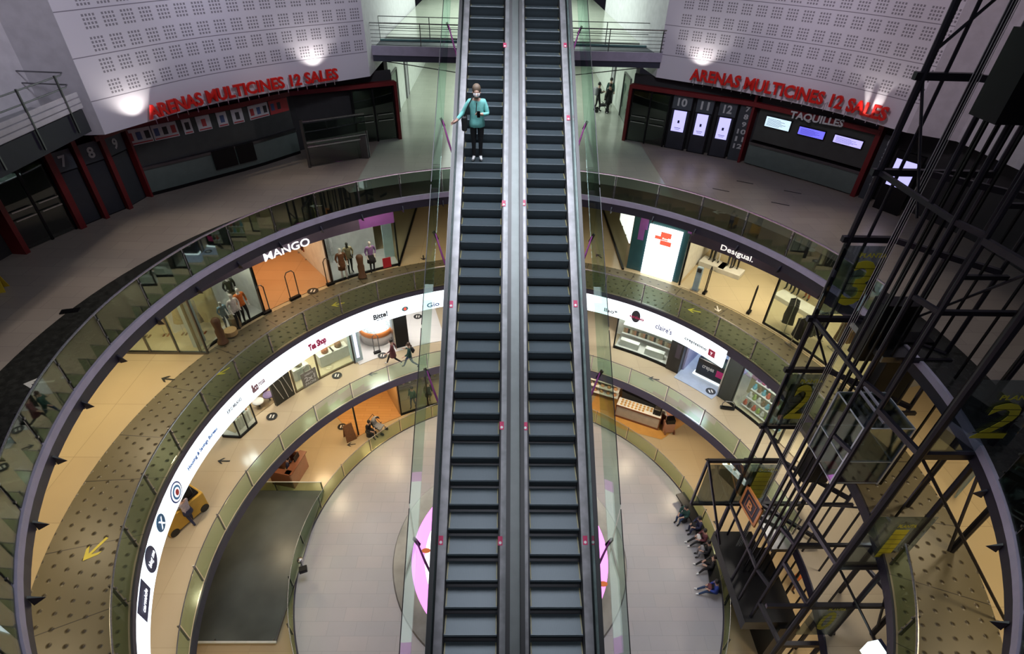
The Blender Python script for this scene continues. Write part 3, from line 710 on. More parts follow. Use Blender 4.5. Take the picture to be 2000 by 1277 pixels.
# unit centres measured from the middle of the pair
CW = .82
esc(EX-CW, -1, 'left escalator of the pair, the one carrying the woman in turquoise')
esc(EX+CW, 1, 'right escalator of the pair, empty')
def prism_w(x0, x1, h0, h1, ya, yb):
    pts = []
    for y in (ya, yb):
        for x, h in ((x0, h0), (x1, h0), (x1, h1), (x0, h1)): pts.append((x, y, ez(y)+h))
    return MB().mesh(pts, [(0, 1, 2, 3), (4, 5, 6, 7), (0, 1, 5, 4), (1, 2, 6, 5), (2, 3, 7, 6), (3, 0, 4, 7)])
tag(prism_w(EX-.13, EX+.13, -.3, .11, YA, YB).build('centre_deck', MDeckG), 'grey metal deck filling the gap between the two escalators', 'escalator deck')
# stickers on the decks
MSticker = P('magenta sticker', (.50, .02, .10), .5); MStW = P('white sticker dot', (.7, .7, .7), .5)
def stick(x, y, lab):
    pz = None
    # intersect ray with plane z = ez(y)+.175
    d = ray(x, y); tt = (CAM[2]-.18-EZ0-SL*(CAM[1]-EY0))/(SL*d[1]-d[2]); p = CAM+d*tt
    t = empty('sticker', p, 0, lab, 'sticker', 'red warning stickers on the escalator decks'); t.rotation_euler = (AN, 0, 0)
    MB().box((0, 0, .0), (.09, .17, .004)).build('backing', MSticker, t); MB().lathe([(0, .004), (.028, .004), (.028, .002)], (0, -.035, 0), 12).build('symbol', MStW, t)
for x, y, l in ((986, 88, 'small red sticker near the top of the deck right of the left steps'), (984, 397, 'red sticker on the deck right of the left steps, second from the top'), (881, 594, 'red sticker on the outer left deck at mid height'), (980, 831, 'red sticker on the deck right of the left steps, third from the top'),
                (861, 1055, 'red sticker on the outer left deck near the bottom'), (977, 1056, 'red sticker on the deck right of the left steps, lowest'), (1104, 88, 'small red sticker near the top of the outer right deck'), (1110, 230, 'red sticker on the outer right deck, second from the top'),
                (1023, 396, 'red sticker on the deck left of the right steps, upper'), (1124, 593, 'red sticker on the outer right deck at mid height'), (1026, 832, 'red sticker on the deck left of the right steps, lower'), (1143, 1055, 'red sticker on the outer right deck near the bottom'), (1158, 1055, 'pale magenta sticker beside the lowest right deck sticker')):
    stick(x, y, l)
# outer glass screens with pink lit brackets
MPink = P('steel bracket with pink light in colour', (.42, .10, .34), .4)  # pink glow on the steel is put into the base colour
for sd in (-1, 1):
    nm = 'left' if sd < 0 else 'right'
    for k in range(7):
        ya = -8.6+k*3.05; yb = ya+2.98; x = EX+sd*1.98
        t = empty('side_glass_screen', (x, ya, ez(ya)), 0, '%s escalator side glass screen, panel %s' % (nm, ['closest to the bottom edge', 'second from the bottom', 'third from the bottom', 'fourth from the bottom, at mid height', 'third from the top', 'second from the top', 'nearest the top'][k]), 'glass screen', 'side glass screens of the %s escalator' % nm)
        h0, h1 = -.55, 1.15
        pts = [(dx, y-ya, ez(y)-ez(ya)+h) for dx in (-.008, .008) for y, h in ((ya, h0), (yb, h0), (yb, h1), (ya, h1))]
        MB().mesh(pts, [(0, 1, 2, 3), (4, 5, 6, 7), (0, 1, 5, 4), (1, 2, 6, 5), (2, 3, 7, 6), (3, 0, 4, 7)]).build('pane', MGlassEsc, t)
        MB().beam((0, .0, h1), (0, yb-ya, ez(yb)-ez(ya)+h1), .016, .016).build('edge_rail', MBlack, t)
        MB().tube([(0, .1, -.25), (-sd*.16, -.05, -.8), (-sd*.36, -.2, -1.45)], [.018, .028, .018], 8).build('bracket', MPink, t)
        MB().beam((sd*.05, .12, -.2), (-sd*.05, .1, -.42), .06, .05).build('clamp', MSteelD, t)
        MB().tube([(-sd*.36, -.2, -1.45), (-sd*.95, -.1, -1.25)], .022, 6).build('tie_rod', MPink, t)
for y in (-7, -3, 1, 5):
    for sd in (-1, 1): light('POINT', (EX+sd*1.2, y, ez(y)-1.6), 13, (1, .12, .75), .2)
# ------------------------------------------------------------------ people and mannequins
MSkin = P('light skin', (.52, .32, .24), .55); MSkinM = P('matte mannequin white', (.72, .70, .66), .5)
BASE = dict(pel=(0, 0, .94), wai=(0, .0, 1.07), che=(0, .01, 1.27), nek=(0, .0, 1.46), hdb=(0, .02, 1.53), hdm=(0, .03, 1.61), hdt=(0, .02, 1.69),
            shL=(.175, 0, 1.40), elL=(.23, -.03, 1.12), wrL=(.25, .06, .88), shR=(-.175, 0, 1.40), elR=(-.23, -.03, 1.12), wrR=(-.25, .06, .88),
            hiL=(.09, 0, .90), knL=(.10, .02, .49), anL=(.10, -.01, .09), toL=(.11, .15, .04), hiR=(-.09, 0, .90), knR=(-.10, .02, .49), anR=(-.10, -.01, .09), toR=(-.11, .15, .04))
RAD = dict(pel=(.155, .115), wai=(.135, .10), che=(.165, .115), nek=(.055, .055), hdb=(.062, .065), hdm=(.082, .098), hdt=(.06, .07),
           sh=(.062, .062), el=(.045, .045), wr=(.03, .026), hi=(.095, .095), kn=(.062, .062), an=(.042, .042), to=(.042, .028))
def body_mesh(pose, bulk=1.0, loose=0., sub=1, mirror=False):
    J = {k: Vector(v) for k, v in {**BASE, **pose}.items() if k[0] != '_'}
    vs, es, rad, reg = [], [], [], []
    idx = {}
    def add(k, p, r, region):
        idx[k] = len(vs); vs.append(p); rad.append(r); reg.append(region)
    for k in ('pel', 'wai', 'che', 'nek', 'hdb', 'hdm', 'hdt'):
        r = RAD[k]; b = bulk if k in ('pel', 'wai', 'che') else 1
        add(k, J[k], (r[0]*b+(loose if b != 1 or loose else 0)*(k in ('pel', 'wai', 'che')), r[1]*b), {'pel': 'leg', 'wai': 'top', 'che': 'top'}.get(k, 'head'))
    for a, b in (('pel', 'wai'), ('wai', 'che'), ('che', 'nek'), ('nek', 'hdb'), ('hdb', 'hdm'), ('hdm', 'hdt')): es.append((idx[a], idx[b]))
    for s in 'LR':
        sg = 1 if s == 'L' else -1
        add('sh'+s, J['sh'+s], tuple(x*bulk+loose*.3 for x in RAD['sh']), 'top'); add('el'+s, J['el'+s], tuple(x*bulk+loose*.3 for x in RAD['el']), 'top')
        m = J['el'+s].lerp(J['wr'+s], .75); add('fa'+s, m, (.036*bulk+loose*.3,)*2, 'top'); add('wr'+s, J['wr'+s], RAD['wr'], 'hand')
        es += [(idx['che'], idx['sh'+s]), (idx['sh'+s], idx['el'+s]), (idx['el'+s], idx['fa'+s]), (idx['fa'+s], idx['wr'+s])]
        d = (J['wr'+s]-J['el'+s]).normalized(); d2 = Vector(pose.get('hd'+s, tuple(d))).normalized()
        side = d2.cross(Vector((0, 1, 0)) if abs(d2.y) < .8 else Vector((0, 0, 1))).normalized(); nrm = side.cross(d2)
        pm = J['wr'+s]+d2*.055; add('pm'+s, pm, (.036, .02), 'hand'); es.append((idx['wr'+s], idx['pm'+s]))
        for f, (off, ln) in enumerate(((-.027, .066), (-.009, .078), (.010, .073), (.027, .058))):
            a = pm+d2*.035+side*off; add('f%d%s' % (f, s), a, (.0115, .0115), 'hand'); es.append((idx['pm'+s], idx['f%d%s' % (f, s)]))
            b_ = a+d2*ln*.55+nrm*.008; add('g%d%s' % (f, s), b_, (.009, .009), 'hand'); es.append((idx['f%d%s' % (f, s)], idx['g%d%s' % (f, s)]))
            c_ = b_+d2*ln*.35+nrm*.03; add('h%d%s' % (f, s), c_, (.0075, .0075), 'hand'); es.append((idx['g%d%s' % (f, s)], idx['h%d%s' % (f, s)]))
        a = J['wr'+s]+d2*.03+side*.04; add('t'+s, a, (.012, .012), 'hand'); es.append((idx['pm'+s], idx['t'+s]))
        add('u'+s, a+d2*.045+side*.012+nrm*.015, (.0095, .0095), 'hand'); es.append((idx['t'+s], idx['u'+s]))
        add('hi'+s, J['hi'+s], tuple(x*bulk for x in RAD['hi']), 'leg'); add('kn'+s, J['kn'+s], RAD['kn'], 'leg'); add('an'+s, J['an'+s], RAD['an'], 'leg')
        heel = J['an'+s]+(J['an'+s]-J['to'+s]).normalized()*.03; heel.z = J['an'+s].z-.045
        mid = J['an'+s].lerp(J['to'+s], .45); add('fo'+s, mid, (.046, .04), 'foot'); add('to'+s, J['to'+s], RAD['to'], 'foot')
        es += [(idx['pel'], idx['hi'+s]), (idx['hi'+s], idx['kn'+s]), (idx['kn'+s], idx['an'+s]), (idx['an'+s], idx['fo'+s]), (idx['fo'+s], idx['to'+s])]
    me = bpy.data.meshes.new('sk'); me.from_pydata(vs, es, []); o = bpy.data.objects.new('sk', me); COL.objects.link(o)
    md = o.modifiers.new('s', 'SKIN'); md.use_smooth_shade = True
    for i, v in enumerate(me.skin_vertices[0].data): v.radius = rad[i]; v.use_root = (i == 0)
    sb = o.modifiers.new('b', 'SUBSURF'); sb.levels = sub
    out = bpy.data.meshes.new_from_object(o.evaluated_get(bpy.context.evaluated_depsgraph_get()))
    bpy.data.objects.remove(o)
    segs = [(np.array(vs[a]), np.array(vs[b]), reg[b] if reg[b] != 'top' or reg[a] == 'top' or True else reg[b]) for a, b in es]
    return out, segs, J
_bm = {}
def figure(name, loc, rz, pose, mats, label=None, cat='person', bulk=1., loose=0., group=None, scale=1., sub=1, hair=None, extras=None, key=None, skirt=None, face=True):
    """mats: dict head,top,leg,foot,hand"""
    k = (key or str(sorted(pose.items())), bulk, loose, sub, tuple(m.name for m in mats.values()))
    if k in _bm: me, J = _bm[k]
    else:
        me, segs, J = body_mesh(pose, bulk, loose, sub)
        order = ['head', 'top', 'leg', 'foot', 'hand']
        for r_ in order: me.materials.append(mats[r_])
        A = np.array([s[0] for s in segs]); Bv = np.array([s[1] for s in segs]); D = Bv-A; L2 = (D*D).sum(1)
        zhem = J['pel'].z+pose.get('_hem', -.03)
        for p in me.polygons:
            c = np.array(p.center); t = np.clip(((c-A)*D).sum(1)/L2, 0, 1); q = A+D*t[:, None]; i = int(np.argmin(((c-q)**2).sum(1)))
            rg = segs[i][2]
            if rg == 'head' and i == 2: rg = 'top' if t[i] < .75 else 'head'
            if rg == 'leg' and c[2] > zhem and i not in range(7, 7): rg = 'top' if abs(c[2]-J['pel'].z) < .2 and np.hypot(c[0]-J['pel'].x, c[1]-J['pel'].y) < .22 else rg
            p.material_index = order.index(rg); p.use_smooth = True
        me.name = name; _bm[k] = (me, J)
    o = bpy.data.objects.new(name, me); COL.objects.link(o); o.location = loc; o.rotation_euler = (0, 0, rz); o.scale = (scale,)*3
    if label: tag(o, label, cat, group)
    hm, ht = J['hdm'], J['hdt']
    up = (J['hdt']-J['hdb']).normalized(); fwd = Vector(pose.get('_face', (0, 1, 0))).normalized(); rt = fwd.cross(up).normalized()
    if hair:
        mb = MB(); mb.lathe([(0, .115), (.05, .108), (.085, .075), (.1, .03), (.098, -.02), (.09, -.06), (.06, -.07)], (0, 0, 0), 14)
        M = Matrix([[rt[i], fwd[i], up[i], (hm+up*.045-fwd*.038)[i]] for i in range(3)]+[[0, 0, 0, 1]])
        mb.v = [tuple(M @ Vector(v)) for v in mb.v]
        mb.build('hair', hair, o, smooth=True)
    if face:
        for sx in (-1, 1):
            mb = MB(); mb.lathe([(0, .009), (.009, 0), (0, -.009)], tuple(hm+up*.005+fwd*.096+rt*sx*.032), 8); mb.build('eye', MBlack, o)
            mb = MB(); mb.lathe([(0, .02), (.012, .01), (.014, -.005), (0, -.02)], tuple(hm-up*.01+rt*sx*.088), 8); mb.build('ear', mats['head'], o)
        mb = MB(); mb.tube([hm+up*.005+fwd*.095, hm-up*.03+fwd*.12, hm-up*.035+fwd*.1], [.007, .013, .008], 6); mb.build('nose', mats['head'], o)
        mb = MB(); mb.tube([hm-up*.055+fwd*.093-rt*.02, hm-up*.055+fwd*.1, hm-up*.055+fwd*.093+rt*.02], .005, 5); mb.build('mouth', P('muted lip', (.38, .14, .13), .5), o)
    if skirt:
        m, z0, z1, w = skirt
        MB().lathe([(.15, z1), (w*.85, (z0+z1)/2), (w, z0), (w-.01, z0)], (J['pel'].x, J['pel'].y, 0), 14, sy=.8).build('skirt', m, o, smooth=True)
    if extras: extras(o, J, rt, fwd, up)
    return o
def cl(n, c, r=.75): return P(n, c, r, noise=.12, nscale=12)
CBlack = cl('black cloth', (.012, .012, .014)); CTurq = cl('turquoise cloth', (.20, .58, .54)); CMaroon = cl('maroon coat cloth', (.13, .035, .045)); CGreen = cl('dark green coat cloth', (.02, .07, .06))
CJeans = cl('blue jeans cloth', (.03, .06, .14)); CNavy = cl('navy cloth', (.02, .025, .07)); CBlue = cl('royal blue jacket cloth', (.02, .05, .28)); CGrey = cl('grey cloth', (.25, .25, .27)); CWhite = cl('white cloth', (.62, .60, .58)); CShoe = cl('white trainer', (.72, .72, .72)); CShoeD = cl('dark shoe', (.02, .02, .02))
CBeige = cl('beige knit', (.45, .36, .22)); COrange = cl('orange knit', (.65, .16, .03)); CBrown = cl('brown cloth', (.16, .07, .03)); CPlaid = cl('dark plaid', (.05, .05, .06)); CRust = cl('rust cloth', (.28, .08, .03)); CDenim = cl('light denim', (.15, .27, .38))
HBrown = P('brown hair', (.06, .03, .018), .6); HGrey = P('short grey hair', (.15, .105, .07), .6); HBlack = P('black hair', (.012, .010, .010), .5); HMask = P('white face mask', (.78, .75, .77), .7)
# the woman on the escalator
d = ray(926, 318); tt = (CAM[2]-EZ0-SL*(CAM[1]-EY0))/(SL*d[1]-d[2]); wp = CAM+d*tt
ky = YA+.3+round((wp[1]-YA-.3+.15)/RUN)*RUN; wy = ky+.17; wz = ez(ky)
def wom(o, J, rt, fwd, up):
    hm = J['hdm']
    mb = MB(); c = hm-up*.035+fwd*.035
    mb.lathe([(.0, .05), (.05, .045), (.075, .02), (.078, -.01), (.06, -.04), (0, -.055)], (0, 0, 0), 12)
    mb.v = [tuple(c+rt*v[0]+fwd*v[1]*1.0+up*v[2]) for v in mb.v]; mb.build('face_mask', HMask, o, smooth=True)
    mb = MB()
    for sx in (-1, 1): mb.tube([hm+up*.01+fwd*.106+rt*sx*(.034+.022*math.cos(a))+up*.016*math.sin(a) for a in [k*PI/4 for k in range(9)]], .003, 4)
    mb.build('glasses', MBlack, o)
    # shoulder bag
    sh = J['shR']
    bag = MB().box((.30, .02, .92), (.13, .30, .34)).build('shoulder_bag', CBlack, o, bevel=.03)
    MB().tube([(.30, .12, 1.08), (.22, .14, 1.3), (.11, .09, 1.49), (.1, -.05, 1.48), (.2, -.13, 1.3), (.30, -.10, 1.08)], .014, 6).build('bag_strap', CBlack, o)
    MB().box((.37, .1, 1.0), (.01, .05, .05)).build('bag_buckle', MSteel, o)
    ph = J['wrR']+Vector((.04, .10, .03))
    MB().box(tuple(ph), (.075, .012, .15)).build('mobile_phone', MBlack, o, bevel=.004)
    MB().lathe([(.17, 1.02), (.185, .92), (.19, .84), (.18, .83)], (0, 0, 0), 16, sy=.78).build('tunic_hem', CTurq, o, smooth=True)
    MB().tube([(.0, .13, 1.40), (.01, .15, 1.30), (.02, .15, 1.14)], .010, 5).build('scarf_end', CBlack, o)
figure('person', (EX-CW-.15, wy, wz), PI+.04, dict(_hem=-.12, elR=(-.26, .06, 1.13), wrR=(-.08, .24, 1.17), hdR=(.8, .5, .3), elL=(.32, .02, 1.16), wrL=(.50, .16, .98), hdL=(.8, .5, -.2),
       knL=(.085, .02, .49), knR=(-.085, .02, .49), anL=(.085, -.01, .09), anR=(-.075, -.01, .09), toL=(.12, .14, .04), toR=(-.10, .14, .04), _face=(0, .97, -.25)),
       dict(head=MSkin, top=CTurq, leg=CBlack, foot=CShoe, hand=MSkin), 'person in a turquoise jacket and white mask riding the escalator with a black bag', bulk=1.12, loose=.02, hair=HGrey, sub=2, extras=wom, scale=1.05)
WALK = dict(knL=(.09, .22, .52), anL=(.09, .36, .12), toL=(.09, .50, .10), knR=(-.09, -.10, .50), anR=(-.09, -.42, .20), toR=(-.09, -.34, .08), elL=(.24, -.16, 1.17), wrL=(.26, -.20, .93), elR=(-.24, .10, 1.15), wrR=(-.24, .28, 1.02), _hem=-.25)
CALM = dict(knL=(.09, .12, .50), anL=(.09, .14, .10), toL=(.09, .29, .045), knR=(-.09, -.02, .49), anR=(-.09, -.16, .10), toR=(-.09, -.02, .04), _hem=-.1)
a_ = atz(770, 712, Z2); b_ = atz(803, 718, Z2)
def coat(m, z0=.62, w=.23):
    def f(o, J, rt, fwd, up): MB().lathe([(.165, 1.0), (.19, .85), (w, z0), (w-.015, z0)], (0, 0, 0), 14, sy=.8).build('coat_skirt', m, o, smooth=True)
    return f
figure('person', a_, R(100), WALK, dict(head=MSkin, top=CMaroon, leg=CBlack, foot=CShoe, hand=MSkin), 'person in a maroon coat striding along the first floor gallery', hair=HBlack, bulk=1.1, extras=coat(CMaroon), scale=1.02)
def pony(o, J, rt, fwd, up):
    MB().tube([J['hdm']-fwd*.10, J['hdm']-fwd*.16-up*.08, J['hdm']-fwd*.14-up*.22], [.05, .045, .02], 8).build('ponytail', HBrown, o, smooth=True)
    MB().tube([(.1, -.14, 1.3), (.12, -.2, 1.1), (.12, -.18, .95)], [.08, .11, .05], 8).build('backpack', CBlack, o, smooth=True)
figure('person', b_, R(100), {**WALK, 'elL': (.22, .05, 1.2), 'wrL': (.12, .25, 1.3)}, dict(head=MSkin, top=CGreen, leg=CJeans, foot=CShoeD, hand=MSkin), 'person in a dark green jacket hurrying behind the one in maroon', hair=HBrown, bulk=1.12, loose=.02, extras=pony)
# three dark figures and a pushchair in the top corridor
def rucksack(o, J, rt, fwd, up):
    MB().box((0, -.2, 1.24), (.34, .22, .46)).build('backpack', CGrey, o, bevel=.05)
    MB().box((.02, .34, 1.2), (.07, .012, .14)).build('mobile_phone', MBlack, o)
q = atz(1165, 218, Z4)
figure('person', q, R(-70), {**CALM, 'elL': (.2, .06, 1.15), 'wrL': (.08, .3, 1.17), 'elR': (-.2, .06, 1.15), 'wrR': (-.06, .3, 1.17)}, dict(head=MSkin, top=CBlack, leg=CBlack, foot=CShoeD, hand=MSkin), 'person in black with a round grey backpack looking at a phone in the top corridor', hair=HBlack, extras=rucksack)
q = atz(1186, 221, Z4); figure('person', q, R(20), {**CALM, 'elL': (.22, .1, 1.15), 'wrL': (.16, .35, 1.05)}, dict(head=MSkin, top=CBlack, leg=CBlack, foot=CShoe, hand=MSkin), 'person in a black coat standing nearest the wall in the top corridor', hair=HBlack, bulk=1.15, extras=coat(CBlack))
q = atz(1188, 208, Z4); figure('person', q, R(-10), CALM, dict(head=MSkin, top=CGreen, leg=CBlack, foot=CShoeD, hand=MSkin), 'person in a dark green jacket behind the pushchair in the top corridor', hair=HBlack, bulk=1.15)
def pushchair(loc, rz, lab, fab):
    t = empty('pushchair', loc, rz, lab, 'pushchair')
    MB().mesh([(-.22, -.2, .5), (.22, -.2, .5), (.22, .25, .45), (-.22, .25, .45), (-.2, -.35, .95), (.2, -.35, .95), (-.22, -.2, .42), (.22, -.2, .42), (.22, .25, .37), (-.22, .25, .37)], [(0, 1, 2, 3), (0, 4, 5, 1), (6, 9, 8, 7), (3, 2, 8, 9), (0, 3, 9, 6), (1, 7, 8, 2)]).build('seat', fab, t)
    MB().lathe([(0, .36), (.14, .33), (.24, .22), (.28, .05), (.27, 0)], (0, -.12, .78), 12, PI*.9, PI*2.1).build('hood', fab, t, smooth=True)
    for sx in (-1, 1):
        MB().tube([(sx*.24, -.45, 1.05), (sx*.24, -.25, .75), (sx*.24, .35, .18)], .014, 6).build('frame_tube', MBlack, t); MB().tube([(sx*.24, .1, .6), (sx*.24, -.3, .18)], .014, 6).build('frame_tube', MBlack, t)
        for y in (.35, -.3):
            MB().tube([(sx*.22, y, .12), (sx*.27, y, .12)], .12, 14).build('wheel', MRubber, t)
    MB().tube([(-.24, -.45, 1.05), (.24, -.45, 1.05)], .018, 8).build('push_bar', MRubber, t)
    return t
q = atz(1176, 219, Z4); pushchair(q, R(80), 'black pushchair between the dark figures in the top corridor', CBlack)
# mannequins
MANP = dict(knL=(.09, .06, .50), anL=(.10, .03, .09), toL=(.13, .17, .045), anR=(-.09, -.06, .09), toR=(-.11, .08, .04), knR=(-.09, .0, .49), elL=(.25, -.04, 1.14), wrL=(.22, .10, .94), elR=(-.26, -.03, 1.14), wrR=(-.17, .12, .98), _hem=-.1)
MANQ = {**MANP, 'knR': (-.1, .12, .5), 'anR': (-.1, .1, .09), 'toR': (-.12, .24, .04), 'wrR': (-.24, .1, .90)}
def mannequin(px, py, z, top, leg, lab, face_to=(0, 0), key='m1', foot=None, headm=None, group=None, skirt=None, dz=0., scale=1.0, nudge=None):
    q = atz(px, py, z); rz = math.atan2(face_to[1]-q[1], face_to[0]-q[0])-PI/2
    return figure('mannequin', (q[0], q[1], z+dz), rz, MANP if key == 'm1' else MANQ, dict(head=headm or MSkinM, top=top, leg=leg, foot=foot or CShoeD, hand=headm or MSkinM), lab, 'mannequin', 1.05, group=group, key=key, skirt=skirt, scale=scale, face=False)
# ------------------------------------------------------------------ shop fronts
MOrangeFloor = tile('orange lit wood floor', (.60, .36, .19), (.55, .32, .16), (.32, .18, .09), .22, 1.8, .9, .0, .8)
MWoodFloor = tile('honey wood floor', (.55, .30, .12), (.50, .27, .10), (.30, .16, .07), .25, 1.6, .22, .5, .6)
MShopFloor = tile('pale yellow shop floor', (.60, .52, .36), (.57, .49, .33), (.42, .36, .25), .2, 1.2, 1.2, .0, .8)
MWhiteFloor = tile('white shop floor', (.70, .68, .66), (.68, .66, .64), (.50, .49, .48), .2, 1.2, 1.2, .0, .8)
MBlueFloor = P('pale blue grey shop floor', (.40, .46, .55), .25)
MWinWall = P('shop display white wall', (.74, .74, .72), .6)
MBlueWall = P('pale blue panel wall', (.40, .48, .56), .5)
MGoldMull = P('bronze window frame', (.16, .13, .08), .4, .6)
MLetW = emi('white lit letters', (1, 1, 1), 1.1)
MVioletBand = P('violet grey sign band', (.10, .085, .15), .5); MVioletP = P('purple vinyl panel', (.24, .09, .40), .5)
MDarkBand = P('black violet sign band', (.03, .022, .05), .5)
def AB(mb, nm, m, t, **k): return B_at(mb, nm, m, t, **k)
def shopfront(z, ztop, r, panes, lab, band=None, bandz=None, mull=None, glass=MGlass, base=.08, frame=MBlack, group=None):
    """panes: list of (a0,a1) glazed arcs; mull: angles of posts"""
    am = (panes[0][0]+panes[-1][1])/2; t = empty('shopfront', pt(r, am, z), 0, lab, 'shopfront', group)
    for a, b in panes:
        if glass: AB(MB().arc([(r-.012, z+base), (r+.012, z+base), (r+.012, ztop), (r-.012, ztop)], a, b, 6), 'glass_pane', glass, t)
        AB(MB().arc(ringprof(r-.05, r+.05, z, z+base), a, b, 6), 'sill', frame, t)
    for a in (mull or sorted({x for p in panes for x in p})):
        AB(MB().beam(pt(r, a, z), pt(r, a, ztop), .07, .10, up=(math.cos(R(a)), math.sin(R(a)), 0)), 'mullion', frame, t)
    if band:
        for (a, b, m) in band: AB(MB().arc(ringprof(r-.08, r+.05, bandz[0], bandz[1]), a, b, max(3, int(abs(b-a)/3))), 'sign_band', m, t)
    return t
def iwall(r, a0, a1, z0, z1, nm, m): return struct(MB().arc(ringprof(r, r+.1, z0, z1), a0, a1, max(2, int(abs(a1-a0)/4))), nm, m)
def radwall(a, r0_, r1, z0, z1, nm, m, th=.1): 
    return struct(MB().beam(pt(r0_, a, (z0+z1)/2), pt(r1, a, (z0+z1)/2), th, z1-z0), nm, m)
def ifloor(r0_, r1, a0, a1, z, m): return struct(MB().arc(ringprof(r0_, r1, z+.004, z+.03), a0, a1, max(2, int(abs(a1-a0)/3))), 'floor', m)
def alight(r, a, z, p, col, size=1.5, **k): return light('AREA', pt(r, a, z), p, col, size, **k)
# ---- second floor, left: fashion shop
ZT3 = -1.73
t = shopfront(Z3, ZT3, 13.72, [(114.9, 129.4), (143.8, 157.2)], 'long glazed fashion shop front with violet sign band on the left gallery', [(129.4, 157.2, MVioletBand), (122, 129.4, MVioletBand), (114.9, 122, MVioletP)], (ZT3, .28))
p0, p1, p2 = cyl(517, 511, 13.64), cyl(606, 480, 13.64), cyl(515, 492, 13.64)
AB(text_on(MB(), 'MANGO', cyl_fn(13.62, adeg(p0), adeg(p1), p0[2], p2[2]-.06, .012), .012), 'sign_lettering', MLetW, t)
ifloor(13.75, 18.6, 129.6, 143.6, Z3, MOrangeFloor); iwall(18.6, 129.4, 143.8, Z3, 0, 'wall_shop', P('orange lit wall', (.60, .40, .24), .7))
radwall(129.4, 13.8, 18.6, Z3, 0, 'wall_shop', MWinWall); radwall(143.8, 13.8, 18.6, Z3, 0, 'wall_shop', MWinWall)
ifloor(13.8, 15.6, 114.9, 129.3, Z3+.05, MWhiteFloor); iwall(15.6, 117.5, 129.4, Z3, 0, 'wall_shop', MWinWall)
ifloor(13.8, 15.6, 143.9, 157, Z3+.05, MWhiteFloor); iwall(15.6, 143.8, 155.6, Z3, 0, 'wall_shop', MWinWall)
alight(16, 136.5, -.1, 125, (1, .62, .34), 2.2); alight(14.5, 122, -.1, 60, (1, .97, .88), 1.2); alight(14.5, 150, -.1, 65, (1, .97, .85), 1.2)
tag(MB().box(pt(14.6, 115.8, Z3+1.2), (.5, .12, 2.3), R(26)).build('cyan_board', P('pale cyan display panel', (.45, .60, .64), .5)), 'tall pale cyan panel at the right end of the fashion shop window', 'panel')
# side window running left from the corner
cA = atz(402, 698, Z3); cB = atz(233, 697, Z3); cA[1] = cB[1] = 5.25
t = empty('shopfront', (cA[0], cA[1], Z3), 0, 'straight glazed side window with tall lit panels at the far left', 'shopfront')
AB(MB().box(((cA[0]+cB[0])/2, 5.25, (Z3+0)/2), (cA[0]-cB[0], .02, -Z3-.1)), 'glass_pane', MGlass, t)
AB(MB().box(((cA[0]+cB[0])/2, 5.25, Z3+.05), (cA[0]-cB[0], .1, .1)), 'sill', MSteelD, t)
for k in range(4): AB(MB().box((cB[0]+(cA[0]-cB[0])*k/3, 5.25, Z3/2), (.05, .09, -Z3)), 'mullion', MSteelD, t)
struct(MB().box(((cA[0]+cB[0])/2-.2, 7.3, Z3/2), (3.4, .1, -Z3)), 'wall_shop', P('sand lit display wall', (.50, .42, .26), .6))
struct(MB().box(((cA[0]+cB[0])/2, 6.3, Z3+.05), (3.2, 2, .06)), 'floor', MShopFloor)
for k in range(4):
    x = cB[0]+.5+k*.72; tt_ = empty('hanging_garment', (x, 6.2+.1*k, Z3), 0, ['narrow tan garment display, far left of the side window', 'second tan garment display in the side window', 'third garment display with dark shoes in the side window', 'garment display nearest the shop corner in the side window'][k], 'garment', 'garments in the side window')
    MB().lathe([(.03, 1.9), (.16, 1.7), (.14, 1.2), (.24, .7), (.22, .68)], (0, 0, 0), 10, sy=.6).build('dress', [CBeige, cl('pale pink cloth', (.55, .38, .30)), CBeige, cl('cream cloth', (.6, .5, .35))][k], tt_, smooth=True)
    for sx in (-.08, .08): MB().box((sx, .03, .06), (.08, .22, .1)).build('shoe', [CBrown, CRust][k % 2], tt_, bevel=.02)
    MB().tube([(0, 0, .1), (0, 0, 2.0)], .012, 6).build('stand', MSteel, tt_)
tag(MB().box((cA[0]-.55, 5.8, Z3+1.35), (.28, .5, 2.7)).build('blue_board', MBlueWall), 'tall pale blue panel at the corner of the side window', 'panel')
light('AREA', (cB[0]+1.2, 6.2, -.2), 55, (1, .85, .50), 1.2)
MANB = P('gold brown display bust', (.12, .06, .03), .5)
mannequin(466, 612, Z3+.08, CBlack, CBeige, 'mannequin in a black jacket and pale shirt at the back of the left window', key='m1', foot=CBlack, dz=.32)
mannequin(446, 640, Z3+.08, CDenim, CJeans, 'small mannequin in a denim top, left in the group of the left window', key='m2', scale=.8)
mannequin(470, 638, Z3+.08, CWhite, CBlack, 'mannequin in a white shirt and black trousers at the front of the left window', key='m1')
mannequin(482, 626, Z3+.08, COrange, CBlack, 'mannequin in an orange knit beside the white shirted one in the left window', key='m2')
for (px, py, h, l) in ((436, 668, 1.35, 'dark carved wooden column in the left shop window'), (708, 540, 1.25, 'dark wooden column in the right shop window')):
    q = atz(px, py, Z3+.08); tag(MB().lathe([(.22, 0), (.2, .1), (.15, .15), (.17, .6), (.13, .7), (.18, 1.1), (.12, 1.2), (0, 1.22)], tuple(q), 14).build('display_column', MANB, smooth=True), l, 'column')
q = atz(452, 652, Z3+.08); tag(MB().lathe([(.26, 0), (.26, .22), (.0, .22)], tuple(q), 16).build('display_plinth', P('light wood', (.50, .34, .16), .5)), 'round light wood plinth in the left shop window', 'plinth')
q = atz(462, 636, Z3+.08); tag(MB().lathe([(.24, 0), (.24, .5), (.0, .5)], tuple(q), 16).build('display_plinth', P('olive wood', (.22, .17, .10), .5)), 'taller olive plinth behind the light wood one in the left shop window', 'plinth')
